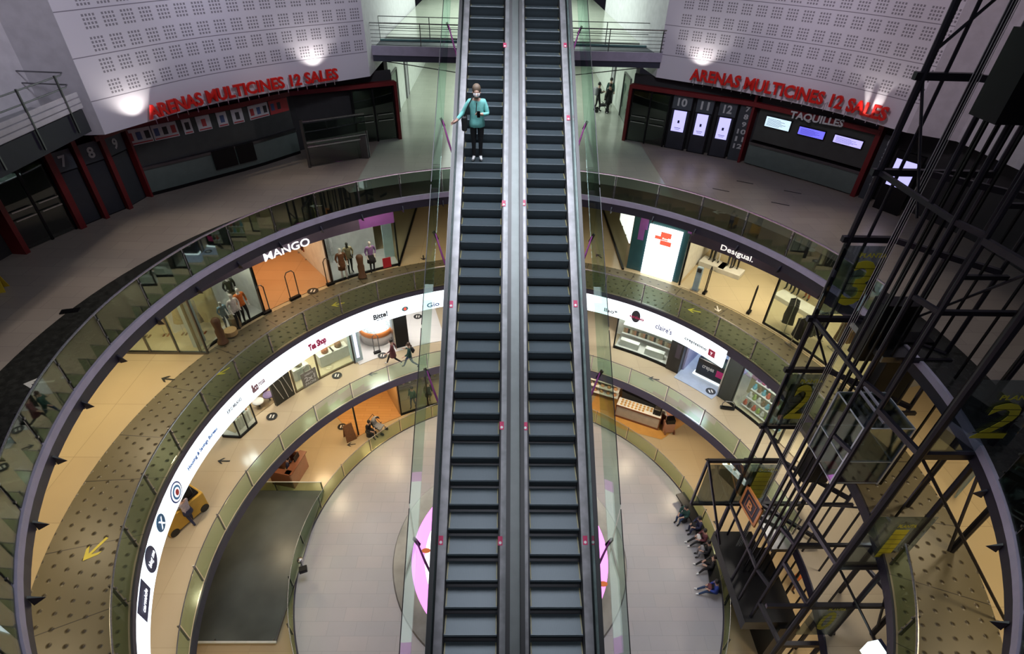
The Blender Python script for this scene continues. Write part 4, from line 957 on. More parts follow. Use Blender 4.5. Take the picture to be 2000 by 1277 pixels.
mannequin(686, 532, Z3+.08, CBeige, CBlack, 'mannequin in a pale jacket and black trousers in the right window', key='m1', headm=P('dark mannequin head', (.03, .025, .02), .5))
mannequin(673, 544, Z3+.08, CBrown, CWhite, 'mannequin in a brown coat and black boots in the right window', key='m2', skirt=(CBrown, .55, 1.0, .22), foot=CBlack)
mannequin(729, 530, Z3+.08, cl('purple scarf cloth', (.28, .16, .40)), CPlaid, 'mannequin in a purple scarf and plaid skirt at the right of the right window', key='m1', skirt=(CPlaid, .55, 1.0, .23), foot=CBlack)
q0 = cyl(756, 513, 13.6); tag(MB().box(tuple(pt(13.62, adeg(q0), q0[2])), (.42, .02, .55), R(adeg(q0)-90)).build('window_sticker', P('red window sign', (.60, .03, .05), .5)), 'red square sign on the right shop window', 'sign')
# anti theft arches and floor rings
def arch(px, py, z, lab, w=.45, face=0., h=1.45, m=MSteelD, par=None):
    q = atz(px, py, z); t = empty('security_arch', q, face, lab, 'security arch', 'anti theft gates')
    MB().tube([(-w/2, 0, 0), (-w/2, 0, h-.15), (-w/2+.1, 0, h), (w/2-.1, 0, h), (w/2, 0, h-.15), (w/2, 0, 0)], .025, 6).build('loop', m, t)
    MB().box((0, 0, .06), (w+.1, .16, .12)).build('foot', MBlack, t, bevel=.01); return t
arch(577, 583, Z3+.03, 'anti theft loop standing in the orange lit shop entrance', face=R(50))
arch(646, 556, Z3+.03, 'anti theft loop by the right edge of the orange lit entrance', face=R(40), w=.3)
arch(522, 611, Z3+.03, 'anti theft loop by the left edge of the orange lit entrance', face=R(50), w=.3)
MArrowD = P('black floor vinyl', (.015, .015, .015), .5); MArrowY = P('yellow floor vinyl', (.70, .58, .06), .5); MArrowW = P('white floor vinyl', (.7, .68, .62), .5)
def arrow(px, py, z, lab, m, ang, s=.6, group=None):
    q = atz(px, py, z+.022); a = R(ang)
    pts = [(-.5, -.05), (.12, -.05), (.12, .05), (-.5, .05)]; mb = MB()
    def w(p): return (q[0]+s*(p[0]*math.cos(a)-p[1]*math.sin(a)), q[1]+s*(p[0]*math.sin(a)+p[1]*math.cos(a)), q[2])
    V = [(.5, 0), (.12, .30), (-.02, .30), (.22, .055), (-.5, .055), (-.5, -.055), (.22, -.055), (-.02, -.30), (.12, -.30)]
    lo = [w(p) for p in V]; hi = [(x, y, zz+.004) for x, y, zz in lo]; n = len(V)
    mb.mesh(lo+hi, [(0, 1, 2, 3), (0, 3, 4, 5), (0, 5, 6, 7) if False else (0, 5, 6), (0, 6, 7, 8)]+[(n, n+1, n+2, n+3), (n, n+3, n+4, n+5), (n, n+5, n+6), (n, n+6, n+7, n+8)]+[(i, (i+1) % n, n+(i+1) % n, n+i) for i in range(n)])
    return tag(mb.build('floor_arrow', m), lab, 'floor arrow', group)
arrow(328, 740, Z3, 'black arrow on the warm marble left of the shop', MArrowD, 172, .55)
arrow(827, 503, Z3, 'black arrow near the left escalator on the second floor', MArrowD, -80, .5)
arrow(1170, 500, Z3, 'black arrow just right of the escalators on the second floor', MArrowD, 120, .5)
arrow(660, 594, Z3, 'yellow arrow on the studded band below the orange lit shop', MArrowY, 205, .6); arrow(436, 725, Z3, 'small yellow arrow on the studded band, left of the railing curve', MArrowY, 235, .55)
arrow(186, 1072, Z3, 'large yellow arrow on the studded band at the lower left', MArrowY, 250, .75); arrow(1356, 607, Z3, 'yellow arrow on the studded band at the right', MArrowY, 160, .6)
arrow(1402, 603, Z3, 'white arrow pointing out of the right shop entrance', MArrowW, -100, .5)
arrow(437, 900, Z2, 'dark arrow on the cream floor of the first floor gallery, left', MArrowD, 180, .55); arrow(728, 730, Z2, 'thin dark arrow behind the first floor railing, near the walkers', MArrowD, 190, .5)
arrow(1277, 740, Z2, 'dark arrow behind the first floor railing at the right', MArrowD, 170, .6); arrow(1385, 899, Z1, 'black arrow on the ground floor beside the lift gate', MArrowD, 160, .5); arrow(1402, 1022, Z1, 'dark green arrow on the ground floor by the lift', MArrowD, 150, .5)
arrow(686, 868, Z1, 'dark arrow by the ground floor railing left of the pushchair', MArrowD, 190, .5)
arrow(617, 402, Z4, 'pale arrow on the dark border of the cinema level, left', MArrowW, 190, .5); arrow(1404, 415, Z4, 'pale arrow on the dark border of the cinema level, right', MArrowW, 165, .55); arrow(76, 747, Z4, 'pale arrow on the dark border of the cinema level, far left', MArrowW, 190, .7)
def ring(px, py, z, lab, r=.26, m=MArrowD):
    q = atz(px, py, z+.035); t = empty('floor_sticker', q, 0, lab, 'floor sticker', 'round footprint stickers')
    MB().lathe([(0, 0), (r, 0), (r, .004), (0, .004)], (0, 0, 0), 20).build('disc', m, t)
    mb = MB()
    for sx in (-.07, .07): mb = MB().box((sx, 0, .007), (.07, .22, .004)); mb.build('footprint', MArrowW, t)
for x, y, z, l in ((611, 568, Z3, 'round footprint sticker on the orange lit floor'), (658, 733, Z2, 'round footprint sticker outside the tea coloured shop'), (747, 694, Z2, 'round footprint sticker beside the walkers'), (531, 813, Z2, 'round footprint sticker in front of the black striped panel'), (816, 618, Z2, 'round footprint sticker near the black pillar'),
                   (1388, 764, Z2, 'round footprint sticker before the blue lit shop'), (668, 833, Z1, 'round footprint sticker by the leaning board on the ground floor')): ring(x, y, z, l)
for k, (x, y) in enumerate(((1408, 371), (1455, 356), (1548, 375), (1524, 398))):
    q = atz(x, y, Z4+.003); tag(MB().box(tuple(q), (.75, .07, .006), R(-28)).build('floor_line', MArrowD), ['short black queue line nearest the railing before the cinema', 'short black queue line before the ticket office, upper left', 'short black queue line before the ticket office, upper right', 'short black queue line before the ticket office, lower right'][k], 'floor marking', 'black queue lines')
# ---- second floor: glass partitions of the central passage
for sx, nm in ((-5.75, 'window_1'), (5.75, 'window_2')):
    struct(MB().box((sx, 16.6, Z3/2), (.03, 8.6, -Z3)), nm, MGlass); struct(MB().box((sx, 16.6, Z3+.05), (.1, 8.6, .1)), 'trim_7', MBlack)
# ---- second floor, right: lit screen wall and fashion shop
t = empty('screen_wall', pt(13.9, 59, Z3), 0, 'dark teal wall with a large white lit advertising screen', 'advertising screen')
AB(MB().arc(ringprof(13.85, 14.3, Z3+.02, .28), 53.3, 64.5, 6), 'wall_panel', P('dark teal glossy wall', (.03, .10, .13), .25), t)
c0, c1 = cyl(1250, 538, 13.8), cyl(1311, 552, 13.8); c2 = cyl(1266, 436, 13.8)
def arc2(a0, a1, z0, z1, r, th): return MB().arc(ringprof(r-th, r, z0, z1), a0, a1, 4)
AB(arc2(adeg(c0), adeg(c1), (c0[2]+c1[2])/2, c2[2], 13.84, .08), 'screen', emi('white lit screen', (.93, 1., 1.), 2.2), t)
am = (adeg(c0)+adeg(c1))/2; zt = c2[2]; dw = (adeg(c0)-adeg(c1))
MRC = emi('red orange screen print', (.85, .10, .06), 1.0)
zc = zt-.55
for (a, b, z0, z1) in ((-.12, .20, zc+.05, zc+.32), (-.28, .12, zc-.10, zc+.07), (-.10, .24, zc-.36, zc-.12)): AB(arc2(am-a*dw, am-b*dw, z0, z1, 13.755, .006), 'red_cross_print', MRC, t)
AB(text_on(MB(), 'Seasy', cyl_fn(13.745, am+.05*dw, am-.16*dw, zc-.07, zc+.05, .005), .01), 'print_text', MLetW, t)
for (a, b, z0, z1) in ((.62, .80, -1.4, -.5), (-.62, -.80, -2.4, -.6), (-.55, -.62, -1.8, -.9)): AB(arc2(am-a*dw, am-b*dw, z0, z1, 13.84, .01), 'purple_vinyl', MVioletP, t)
light('AREA', pt(13.3, am, -2.3), 28, (.75, .95, 1), 1.2, aim=pt(11, am, -4.1))
for k in range(3):
    q = atz(1222+k*9, 440+k*5, Z3+1.6); tag(MB().box((6.15, 15.8-k*1.0, Z3+2.1), (.06, .8, 2.3)).build('light_panel', emi('white light panel', (1, .98, .92), 1.6)), ['white lit upright panel nearest the escalators behind the glass', 'middle white lit upright panel behind the glass', 'white lit upright panel beside the screen wall'][k], 'light panel', 'lit panels by the screen wall')
t = shopfront(Z3, ZT3, 13.75, [(14.5, 34.5)], 'dark framed fashion shop front with large window on the right gallery', [(14.5, 52.7, MDarkBand)], (ZT3, .28), mull=[14.5, 34.5, 52.7])
p0, p1, p2 = cyl(1407, 488, 13.66), cyl(1471, 510, 13.66), cyl(1408, 476, 13.66)
AB(text_on(MB(), 'Desigual.', cyl_fn(13.65, adeg(p0), adeg(p1), p0[2]-.05, p2[2]+.0, .012), .008), 'sign_lettering', emi('grey white lit letters', (.85, .85, .9), .75), t)
ifloor(13.6, 19, 14, 52.5, Z3, MShopFloor); iwall(19, 12, 53, Z3, 0, 'wall_shop', P('cream shop wall', (.62, .54, .38), .7)); radwall(53.2, 14, 19, Z3, 0, 'wall_shop', MWinWall)
radwall(13.5, 14, 19, Z3, 0, 'wall_shop', MGreyWall)
for a in (46, 38, 30, 21): alight(15.6, a, -.1, 85, (1, .86, .56), 1.3)
def plinth(px, py, z, sx, sy, h, lab, m=MWinWall, rz=0.):
    q = atz(px, py, z); return tag(MB().box((q[0], q[1], z+h/2), (sx, sy, h), rz).build('display_plinth', m, bevel=.01), lab, 'plinth')
plinth(1392, 520, Z3+.03, 1.3, .8, .25, 'white plinth with dark figures just inside the right shop', rz=R(-40)); plinth(1425, 533, Z3+.03, 1.2, .8, .25, 'second white plinth deeper in the right shop', rz=R(-40))
plinth(1556, 598, Z3+.03, 2.2, .8, .22, 'long cream plinth below the mannequins in the right window', rz=R(-60))
for (x, y, c1_, c2_, l) in ((1388, 516, CBlack, CBlack, 'all black mannequin on the first white plinth, left'), (1398, 518, CBlack, CWhite, 'black topped mannequin on the first white plinth, right'), (1422, 528, CBlack, CPlaid, 'mannequin in black on the second white plinth'),
                          (1433, 532, CPlaid, CBlack, 'plaid mannequin at the right end of the second white plinth'), (1535, 574, CRust, CBlack, 'mannequin in a rust top at the left of the right window'), (1549, 583, CWhite, CBlack, 'mannequin in white top and black trousers in the right window group'),
                          (1572, 592, CGrey, CRust, 'mannequin in grey with a rust skirt in the right window group')):
    mannequin(x, y, Z3+.03, c1_, c2_, l, key='m1' if x % 2 else 'm2', dz=.25, headm=MSkin)
# garment racks
def rack(px, py, z, lab, cols, rz, n=9, L=1.2, glab='garments', h=1.45):
    q = atz(px, py, z); t = empty('garment_rack', q, rz, lab, 'garment rack')
    MB().tube([(-L/2, 0, h), (L/2, 0, h)], .018, 6).build('rail', MSteel, t)
    for sx in (-1, 1): MB().tube([(sx*L/2, 0, 0), (sx*L/2, 0, h)], .018, 6).build('upright', MSteel, t); MB().box((sx*L/2, 0, .02), (.06, .5, .04)).build('foot', MSteel, t)
    M = Matrix.Translation(Vector(q)) @ Matrix.Rotation(rz, 4, 'Z')
    g0 = None
    for k in range(n):
        x = -L/2+.1+(L-.2)*k/(n-1)
        if g0 is None:
            g0 = MB().lathe([(.02, -.05), (.21, -.13), (.20, -.5), (.25, -1.0), (.23, -1.02)], (0, 0, 0), 10, sx=.18).build('garment', cols[0], None, smooth=True); g = g0
            MB().tube([(0, 0, -.08), (0, 0, -.02), (0, .02, .02), (0, 0, .03)], .006, 4).build('hanger', MSteel, g0)
            src = g0.data
        else:
            g = g0.copy(); COL.objects.link(g); hh = g0.children[0].copy(); COL.objects.link(hh); hh.parent = g
            if cols[k % len(cols)] is not cols[0]:
                g.data = src.copy(); g.data.materials[0] = cols[k % len(cols)]
        g.matrix_world = M @ Matrix.Translation((x, 0, h)) @ Matrix.Rotation(random.uniform(-.15, .15), 4, 'Z')
        tag(g, ORD[k]+' '+glab.replace(' on the ', ' from one end of the ', 1), 'garment', glab)
rack(1533, 640, Z3+.03, 'rack of black garments nearest the window edge on the right', [CBlack, CPlaid], R(60), 8, .9, 'black garment on the rack nearest the window edge')
rack(1570, 668, Z3+.03, 'wide rack of dark garments in the middle of the right window', [CBlack, cl('olive black cloth', (.03, .035, .02)), CPlaid], R(20), 12, 1.6, 'dark garment on the wide rack in the right window')
rack(1650, 680, Z3+.03, 'rack of brown garments seen through the lift tower', [CBrown, CRust, cl('tan cloth', (.35, .18, .06))], R(10), 9, 1.3, 'brown garment on the rack behind the lift tower')
rack(640, 505, Z3+.03, 'rack of small bright garments deep in the orange lit shop', [COrange, CWhite, CRust], R(-50), 8, 1.2, 'bright garment on the rack inside the orange lit shop')
rack(598, 498, Z3+.03, 'rack of dark garments at the back of the orange lit shop', [CBlack, CRust], R(-50), 6, .9, 'dark garment on the rack in the orange lit shop')
q = atz(1357, 566, Z3+.03); t = empty('sanitiser_stand', q, R(-38), 'blue grey hand sanitiser stand at the right shop entrance', 'sanitiser stand')
MB().box((0, 0, .65), (.28, .16, 1.3)).build('column', P('pale blue panel', (.35, .48, .60), .4), t, bevel=.02); MB().box((0, 0, .02), (.4, .35, .04)).build('foot', MSteel, t); MB().box((0, -.1, 1.15), (.2, .08, .2)).build('dispenser', MDark, t, bevel=.02)
for x, y, l in ((1376, 573, 'slim black anti theft post nearest the lit screen'), (1462, 611, 'slim black anti theft post in the middle of the right shop entrance')): arch(x, y, Z3+.03, l, .22, R(50), 1.5, MBlack)
# ---- first floor
ZT2 = -6.9
def iw(*a): return iwall(*a)
t = shopfront(Z2, ZT2, 13.9, [(127.6, 136.2), (136.2, 142)], 'warm lit bag shop front between the pale column and the black panel', [(127.6, 142, MWinWall)], (ZT2, -5.36), frame=MGoldMull)
ifloor(13.9, 17, 127.6, 142, Z2, MShopFloor); iw(17, 126, 143, Z2, -5.4, 'wall_shop', P('peach shop wall', (.66, .48, .28), .6))
alight(15, 132, -5.6, 150, (1, .92, .72), 1.2); alight(15, 139, -5.6, 120, (1, .9, .7), 1.2)
ifloor(13.5, 19, 106, 127.4, Z2, MWhiteFloor); iw(19, 105, 128, Z2, -5.4, 'wall_shop', MWinWall); radwall(127.2, 14, 18, Z2, -5.4, 'wall_shop', MWinWall)
alight(15.5, 121, -5.6, 150, (1, .97, .93), 1.4); alight(15, 111, -5.6, 90, (1, .97, .93), 1.2)
q = cyl(690, 713, 13.9); t = empty('illuminated_column', pt(14.1, 127, Z2), 0, 'pale column with vertical lettering left of the white shop', 'column')
AB(MB().arc(ringprof(13.8, 14.3, Z2, -5.4), 125.9, 128.0, 2), 'shaft', P('pale cyan column', (.42, .55, .60), .4), t); AB(MB().arc(ringprof(13.76, 13.82, Z2, -5.4), 127.8, 128.1, 1), 'edge_trim', MDark, t)
AB(MB().arc(ringprof(13.77, 13.8, Z2+.3, -6), 126.6, 127.3, 1), 'lettering_strip', emi('lilac lit strip', (.75, .75, 1), .9), t)
def blackpillar():
    q = atz(787, 677, Z2); t = empty('black_pillar', q, R(25), 'tall black display pillar with a small pink logo behind the walkers', 'display pillar')
    MB().box((0, .2, 1.5), (.75, .5, 3.0)).build('body', MBlack, t, bevel=.01); MB().box((-.42, .2, 1.5), (.08, .52, 3.0)).build('side_trim', MSteel, t)
    text_on(MB(), 'NYX', flat_fn((-.2, -.055, 2.3), (.2, -.055, 2.3), .2, (0, -1, 0)), .01).build('logo', P('pink logo print', (.55, .06, .2), .5), t)
blackpillar()
q = atz(735, 672, Z2+.03); t = empty('ice_cream_counter', (q[0]-.05, q[1]+.7, Z2+.03), 0, 'round white and orange kiosk counter in the white shop', 'counter')
MB().lathe([(.85, 0), (.95, .05), (.95, .55), (.9, .6)], (0, 0, 0), 24).build('base', P('warm white counter', (.66, .60, .55), .4), t, smooth=True)
MB().lathe([(.92, .6), (.98, .62), (.98, .85), (.9, .9)], (0, 0, 0), 24).build('orange_band', P('orange tubs', (.72, .24, .06), .5), t, smooth=True); MB().lathe([(.9, .88), (.7, 1.05), (0, 1.05)], (0, 0, 0), 24).build('top', P('pale blue tubs', (.48, .58, .62), .4, noise=.3, nscale=9), t, smooth=True)
arch(737, 689, Z2+.03, 'pale anti theft loop in front of the round kiosk counter', .3, R(30), 1.3)
q = atz(660, 700, Z2+.03)
for k, a in enumerate((129.5, 132.5, 138.5)):
    pz_ = pt(14.8, a, Z2+.03); tag(MB().box(tuple(pz_+Vector((0, 0, .35))), (.9, .5, .7), R(a+90)).build('display_plinth', MWinWall, bevel=.01), ['white display table nearest the pale column in the warm lit shop', 'white display table in the middle of the warm lit shop', 'white display table behind the bag poster'][k], 'table')
    tag(MB().lathe([(.16, 0), (.2, .05), (.18, .26), (.1, .3), (0, .3)], tuple(pz_+Vector((0, 0, .7))), 10).build('handbag', [CBrown, CRust, CBeige][k], smooth=True), ['brown handbag on the table nearest the pale column', 'rust handbag on the middle table of the warm lit shop', 'beige handbag on the table behind the bag poster'][k], 'handbag')
# poster with handles shown on it (shopping bag)
qa, qb = cyl(596, 757, 13.8), cyl(614, 744, 13.8)
t = empty('window_poster', pt(13.75, 139.6, Z2+.9), 0, 'grey shopping bag poster reading 2x1 in the warm shop window', 'poster'); ap = adeg(cyl(604, 738, 13.8))
pc = cyl(604, 737, 13.78)
t.location = pt(13.75, ap, pc[2]); t.rotation_euler = (0, 0, R(ap-90))
MB().box((0, 0, 0), (.85, .03, .95)).build('bag_body', P('grey poster bag', (.20, .19, .17), .6), t)
MB().tube([(-.2, 0, .47), (-.18, 0, .75), (0, 0, .85), (.18, 0, .75), (.2, 0, .47)], .025, 6).build('bag_handle', P('grey poster bag', (.2, .19, .17), .6), t)
for s_, z_, h_, w_ in (('OFERTA', .25, .1, .5), ('2x1', -.12, .3, .6), ('PACKS', -.35, .14, .6)): text_on(MB(), s_, flat_fn((-w_/2, -.015, z_), (w_/2, -.015, z_), h_, (0, -1, 0), .01), .03).build('print_text', MPosterW, t)
# black panel with white lines
ap0, ap1 = adeg(atz(577, 770, Z2)), adeg(atz(540, 793, Z2))
t = empty('black_panel', pt(13.9, (ap0+ap1)/2, Z2), 0, 'black wall panel crossed by thin white lines', 'wall panel')
AB(MB().arc(ringprof(13.85, 14.0, Z2, -5.4), ap0, ap1, 3), 'panel', P('matt black panel', (.02, .022, .02), .4), t)
for (a, z0, b, z1) in ((.1, .3, .6, 2.8), (.35, .1, .5, 1.3), (.5, 1.3, .95, 2.4), (.6, .2, .9, 1.6)): AB(MB().beam(pt(13.83, ap0+(ap1-ap0)*a, Z2+z0), pt(13.83, ap0+(ap1-ap0)*b, Z2+z1), .025), 'white_line', P('thin white line', (.6, .6, .55), .5), t)
iw(16.5, 146, 156, Z2, -5.4, 'wall_shop', P('lavender grey wall', (.30, .26, .34), .7)); ifloor(14.2, 16.5, 146, 156, Z2, MTan)
for (x, y, l, m) in ((440, 0, '', 0),)[:0]: pass
for k, (x, y) in enumerate(((517, 770), (528, 782), (508, 795))):
    q = atz(x, y, Z2); t = empty('stool', q, 0, ['dark violet armchair at the back of the recess', 'violet round stool in the recess', 'small white side table in the recess'][k], ['armchair', 'stool', 'side table'][k])
    m = [cl('dark plum fabric', (.07, .02, .05)), cl('violet fabric', (.22, .17, .32)), MWinWall][k]
    MB().lathe([(0, .02), (.22, .02), (.22, .0)], (0, 0, 0), 12).build('base', MSteelD, t); MB().tube([(0, 0, .02), (0, 0, .35)], .03, 6).build('stem', MSteelD, t); MB().lathe([(0, .45), (.26, .44), (.28, .38), (.22, .34), (0, .34)], (0, 0, 0), 14).build('seat', m, t, smooth=True)
    if k == 0: MB().box((0, .25, .62), (.55, .12, .5)).build('backrest', m, t, bevel=.04)
# glass display corner
t = empty('glass_display_corner', pt(14, 155, Z2), 0, 'white glass display corner with black frame on the left of the first floor', 'shopfront')
pp = [atz(502, 826, Z2), atz(470, 855, Z2), atz(436, 853, Z2)]
for a, b in zip(pp[:-1], pp[1:]):
    a, b = Vector(a), Vector(b); u = Vector((0, 0, 1)); n = (b-a).cross(u).normalized()*.012
    AB(MB().mesh([a+n, b+n, b+n+u*2.6, a+n+u*2.6, a-n, b-n, b-n+u*2.6, a-n+u*2.6], [(0, 1, 2, 3), (4, 5, 6, 7), (0, 1, 5, 4), (1, 2, 6, 5), (2, 3, 7, 6), (3, 0, 4, 7)]), 'glass_pane', MGlass, t)
    AB(MB().beam(a+u*.05, b+u*.05, .08, .1), 'sill', MBlack, t)
for a in pp+[(Vector(pp[0])+Vector(pp[1]))/2]: a = Vector(a); AB(MB().beam(a, a+Vector((0, 0, 2.6)), .05), 'mullion', MBlack, t)
pp2 = [Vector(p) for p in pp]; ctr = pp2[0]*.5+pp2[2]*.5+Vector((-1.0, 1.2, 0))
struct(MB().mesh([pp2[0]+Vector((0, 0, .02)), pp2[1]+Vector((0, 0, .02)), pp2[2]+Vector((0, 0, .02)), pp2[2]+Vector((-.8, 2.2, .02)), pp2[0]+Vector((-1.2, 1.6, .02))], [(0, 1, 2, 3, 4)]), 'floor', MWhiteFloor)
struct(MB().beam(pp2[2]+Vector((-.6, 1.9, 1.8)), pp2[0]+Vector((-1.0, 1.5, 1.8)), .1, 3.6), 'wall_shop', MWinWall); light('AREA', tuple(ctr+Vector((.3, -.2, 3.4))), 50, (.95, 1, .98), .8)
for k in range(5):
    q = pp2[0].lerp(pp2[1], .15+.17*k)+Vector((-.35, .35, 0)); t = empty('beauty_stand', q, 0, ORD[k]+' small product stand from the right inside the white glass corner', 'product stand', 'small beauty product stand inside the white glass corner')
    MB().box((0, 0, .35), (.2, .2, .7)).build('plinth', MWinWall, t); MB().lathe([(.05, .7), (.05, .85), (.02, .9), (0, .9)], (0, 0, 0), 8).build('bottle', [COrange, CDenim, CBeige][k % 3], t)
# right side of first floor
t = shopfront(Z2, ZT2, 13.9, [(51.2, 64.2)], 'bright cosmetics window with black frame right of the escalators', [(51.2, 64.2, MWinWall)], (ZT2, -5.36), base=.14)
ifloor(13.95, 15.3, 51.2, 64, Z2+.04, MWhiteFloor); iw(15.3, 51, 65, Z2, -5.4, 'wall_shop', MWinWall); alight(14.6, 58, -5.6, 190, (1, .97, .9), 1.2)
for s_ in range(2):
    tag(MB().arc(ringprof(14.7, 15.2, Z2+.55+.6*s_, Z2+.6+.6*s_), 52, 63.5, 5).build('display_shelf', MWinWall), ['lower shelf of the cosmetics window', 'upper shelf of the cosmetics window'][s_], 'shelf')
cosm = [cl('salmon pack', (.62, .30, .20)), cl('black pack', (.03, .03, .03)), cl('cream pack', (.65, .58, .45)), cl('tan pack', (.45, .30, .18))]
b0 = {}
for k in range(22):
    a = 52.6+k*.5; mt = cosm[(k*7) % 4]
    if mt.name not in b0: b0[mt.name] = MB().box((0, 0, .14), (.09, .12, .28)).build('product_box', mt, bevel=.01); o = b0[mt.name]
    else: o = b0[mt.name].copy(); COL.objects.link(o)
    o.location = pt(14.85, a, Z2+.60); o.rotation_euler = (0, 0, R(a)); tag(o, ORD[k]+' small product box from the right on the lower cosmetics window shelf', 'product box', 'small product box on the lower shelf of the cosmetics window')
for k in range(2):
    q = pt(14.35, 61-6*k, Z2+.07); tag(MB().box(tuple(q+Vector((0, 0, .2))), (1.1, .3, .4), R(-30)).build('display_plinth', MWinWall, bevel=.01), ['left white plinth in the cosmetics window', 'right white plinth in the cosmetics window'][k], 'plinth')
t = empty('dark_column', pt(14, 49.5, Z2), 0, 'black clad column between the cosmetics window and the blue lit shop', 'column'); AB(MB().arc(ringprof(13.8, 14.6, Z2, -5.4), 48.2, 51.2, 3), 'cladding', P('black cladding', (.018, .018, .02), .3), t); AB(MB().arc(ringprof(13.77, 13.8, Z2+1.0, Z2+1.9), 48.6, 49.8, 2), 'notice', P('dark notice board', (.05, .04, .06), .4), t)
ifloor(13.4, 18, 38.5, 48.2, Z2, MBlueFloor); iw(18, 38, 50, Z2, -5.4, 'wall_shop', P('cool grey blue wall', (.34, .38, .52), .6)); alight(15.5, 43.5, -5.6, 120, (.62, .76, 1), 1.3)
radwall(48, 14.3, 18, Z2, -5.4, 'wall_shop', P('lilac side wall', (.36, .36, .55), .5))
q = atz(1386, 742, Z2+.03); t = empty('cafe_counter', (q[0]+.25, q[1]+.3, Z2+.03), R(-42), 'black crepe counter with lit green and white menu board', 'counter')
MB().box((0, .0, .6), (1.7, .9, 1.1)).build('body', P('glossy black counter', (.012, .012, .015), .2), t, bevel=.03); MB().box((0, 0, .04), (1.85, 1.05, .06)).build('light_base', emi('white lit counter base', (.85, .95, 1), 2), t)
MB().box((0, .5, 1.75), (1.7, .06, .5)).build('menu_board', emi('pale green lit menu', (.55, .95, .80), .9), t)
text_on(MB(), 'crepes', flat_fn((-.55, -.46, .55), (.1, -.46, .55), .28, (0, -1, 0), .01), .02).build('logo', MPosterW, t); MB().box((.45, -.455, .65), (.42, .01, .42)).build('logo_square', P('magenta logo', (.55, .02, .18), .5), t)
text_on(MB(), 'MENU', flat_fn((-.5, .46, 1.65), (.5, .46, 1.65), .2, (0, -1, 0), .01), .02).build('menu_text', P('dark green print', (.03, .2, .12), .5), t)
t = empty('dark_wall_panel', pt(13.9, 36.5, Z2), 0, 'dark greenish wall panel right of the blue lit shop', 'wall panel'); AB(MB().arc(ringprof(13.85, 14.1, Z2, -5.4), 35.2, 38.6, 3), 'panel', P('dark green grey panel', (.035, .045, .045), .35), t); AB(MB().arc(ringprof(13.82, 13.85, Z2, -5.4), 38.3, 38.6, 1), 'edge_trim', MSteel, t)
# shoe shelves window
t = shopfront(Z2, -6.6, 13.9, [(23, 35.2)], 'glazed toy and shoe window with stepped colourful shelves', [(14, 35.2, MGoldMull)], (-6.6, Z3-.46), base=.1)
iw(15.4, 14, 35.5, Z2, -5.4, 'wall_shop', P('olive shop wall', (.34, .30, .16), .6)); ifloor(13.95, 15.4, 16, 35, Z2+.03, MShopFloor); alight(14.6, 29, -5.6, 70, (1, .97, .85), 1.2); alight(14.6, 19, -5.6, 70, (1, .9, .7), 1.2)
cols = [cl('cyan toy', (.12, .42, .58)), cl('white toy', (.7, .7, .68)), cl('red toy', (.60, .10, .06)), cl('brown toy', (.20, .12, .06)), cl('lime toy', (.30, .45, .10)), cl('black toy', (.03, .03, .03))]
pb = {}
for lv in range(5):
    z = Z2+.25+lv*.42; r_ = 14.15+lv*.2
    tag(MB().arc(ringprof(r_-.02, r_+.28, z-.04, z), 24.5, 33.5, 4).build('display_shelf', MWinWall), ['lowest', 'second', 'middle', 'fourth', 'top'][lv]+' stepped shelf in the toy window', 'shelf', 'stepped shelves in the toy window')
    for k in range(9):
        mt = cols[(lv*5+k*3+k//3) % 6]
        if mt.name not in pb:
            pb[mt.name] = MB().lathe([(.07, 0), (.11, .05), (.10, .16), (.05, .24), (.07, .30), (0, .36)], (0, 0, 0), 8).build('toy', mt, smooth=True); o = pb[mt.name]
        else: o = pb[mt.name].copy(); COL.objects.link(o)
        o.location = pt(r_+.12, 24.9+k*1.02, z); g = 'small colourful item on the %s stepped shelf of the toy window' % ['lowest', 'second', 'middle', 'fourth', 'top'][lv]; tag(o, ORD[k]+' '+mt.name+' from the right on the '+['lowest', 'second', 'middle', 'fourth', 'top'][lv]+' shelf of the right window', 'toy', g)
arch(1420, 798, Z2+.03, 'thin steel queue bar in front of the dark wall panel', .6, R(-10), .5)
# ---- logos on the white fascia
def flogo(txt, x0, y0, x1, y1, h, m, lab, bold=.02, tilt=0):
    bold += .015
    a, b = adeg(cyl(x0, y0, R3-.03)), adeg(cyl(x1, y1, R3-.03)); z = (cyl(x0, y0, R3-.03)[2]+cyl(x1, y1, R3-.03)[2])/2
    if a < -90: a += 360
    if b < -90: b += 360
    return tag(text_on(MB(), txt, cyl_fn(R3-.02, a, b, z-h/2, z+h/2, .012), bold).build('brand_lettering', m), lab, 'sign', 'brand signs on the white fascia')
MK = P('black sign letters', (.03, .03, .03), .5); MGr = P('grey sign letters', (.30, .30, .32), .5); MPk = P('pink red sign letters', (.62, .03, .12), .5); MBl = P('blue sign letters', (.05, .16, .45), .5); MVi = P('violet grey sign letters', (.22, .20, .36), .5); MRo = P('brown rose sign letters', (.35, .16, .16), .5)
flogo('Bitte!', 729, 619, 757, 613, .30, MK, 'black slanted lettering with small grey letters below it, on the white fascia', .02); flogo('MOBILE', 736, 625, 753, 621, .07, MGr, 'tiny grey letters under the black slanted lettering on the fascia', .0)
flogo('Tea Shop', 603, 681, 637, 664, .46, MPk, 'pink red slanted shop lettering on the white fascia', .05)
flogo('&co', 492, 762, 503, 751, .42, MRo, 'brown rose round monogram on the white fascia', .04); flogo('rosa', 505, 750, 517, 743, .18, MRo, 'small rose word beside the monogram on the white fascia', .0)
flogo('KIKO MILANO', 443, 804, 472, 780, .16, MGr, 'thin grey two word lettering on the white fascia', .0)
flogo('Housing & Savings Bureau', 367, 916, 424, 838, .20, MBl, 'long blue lettering running down the left of the white fascia', .0)
flogo('llao*', 1180, 605, 1206, 610, .22, MK, 'thin black lettering nearest the escalators on the white fascia', .0)
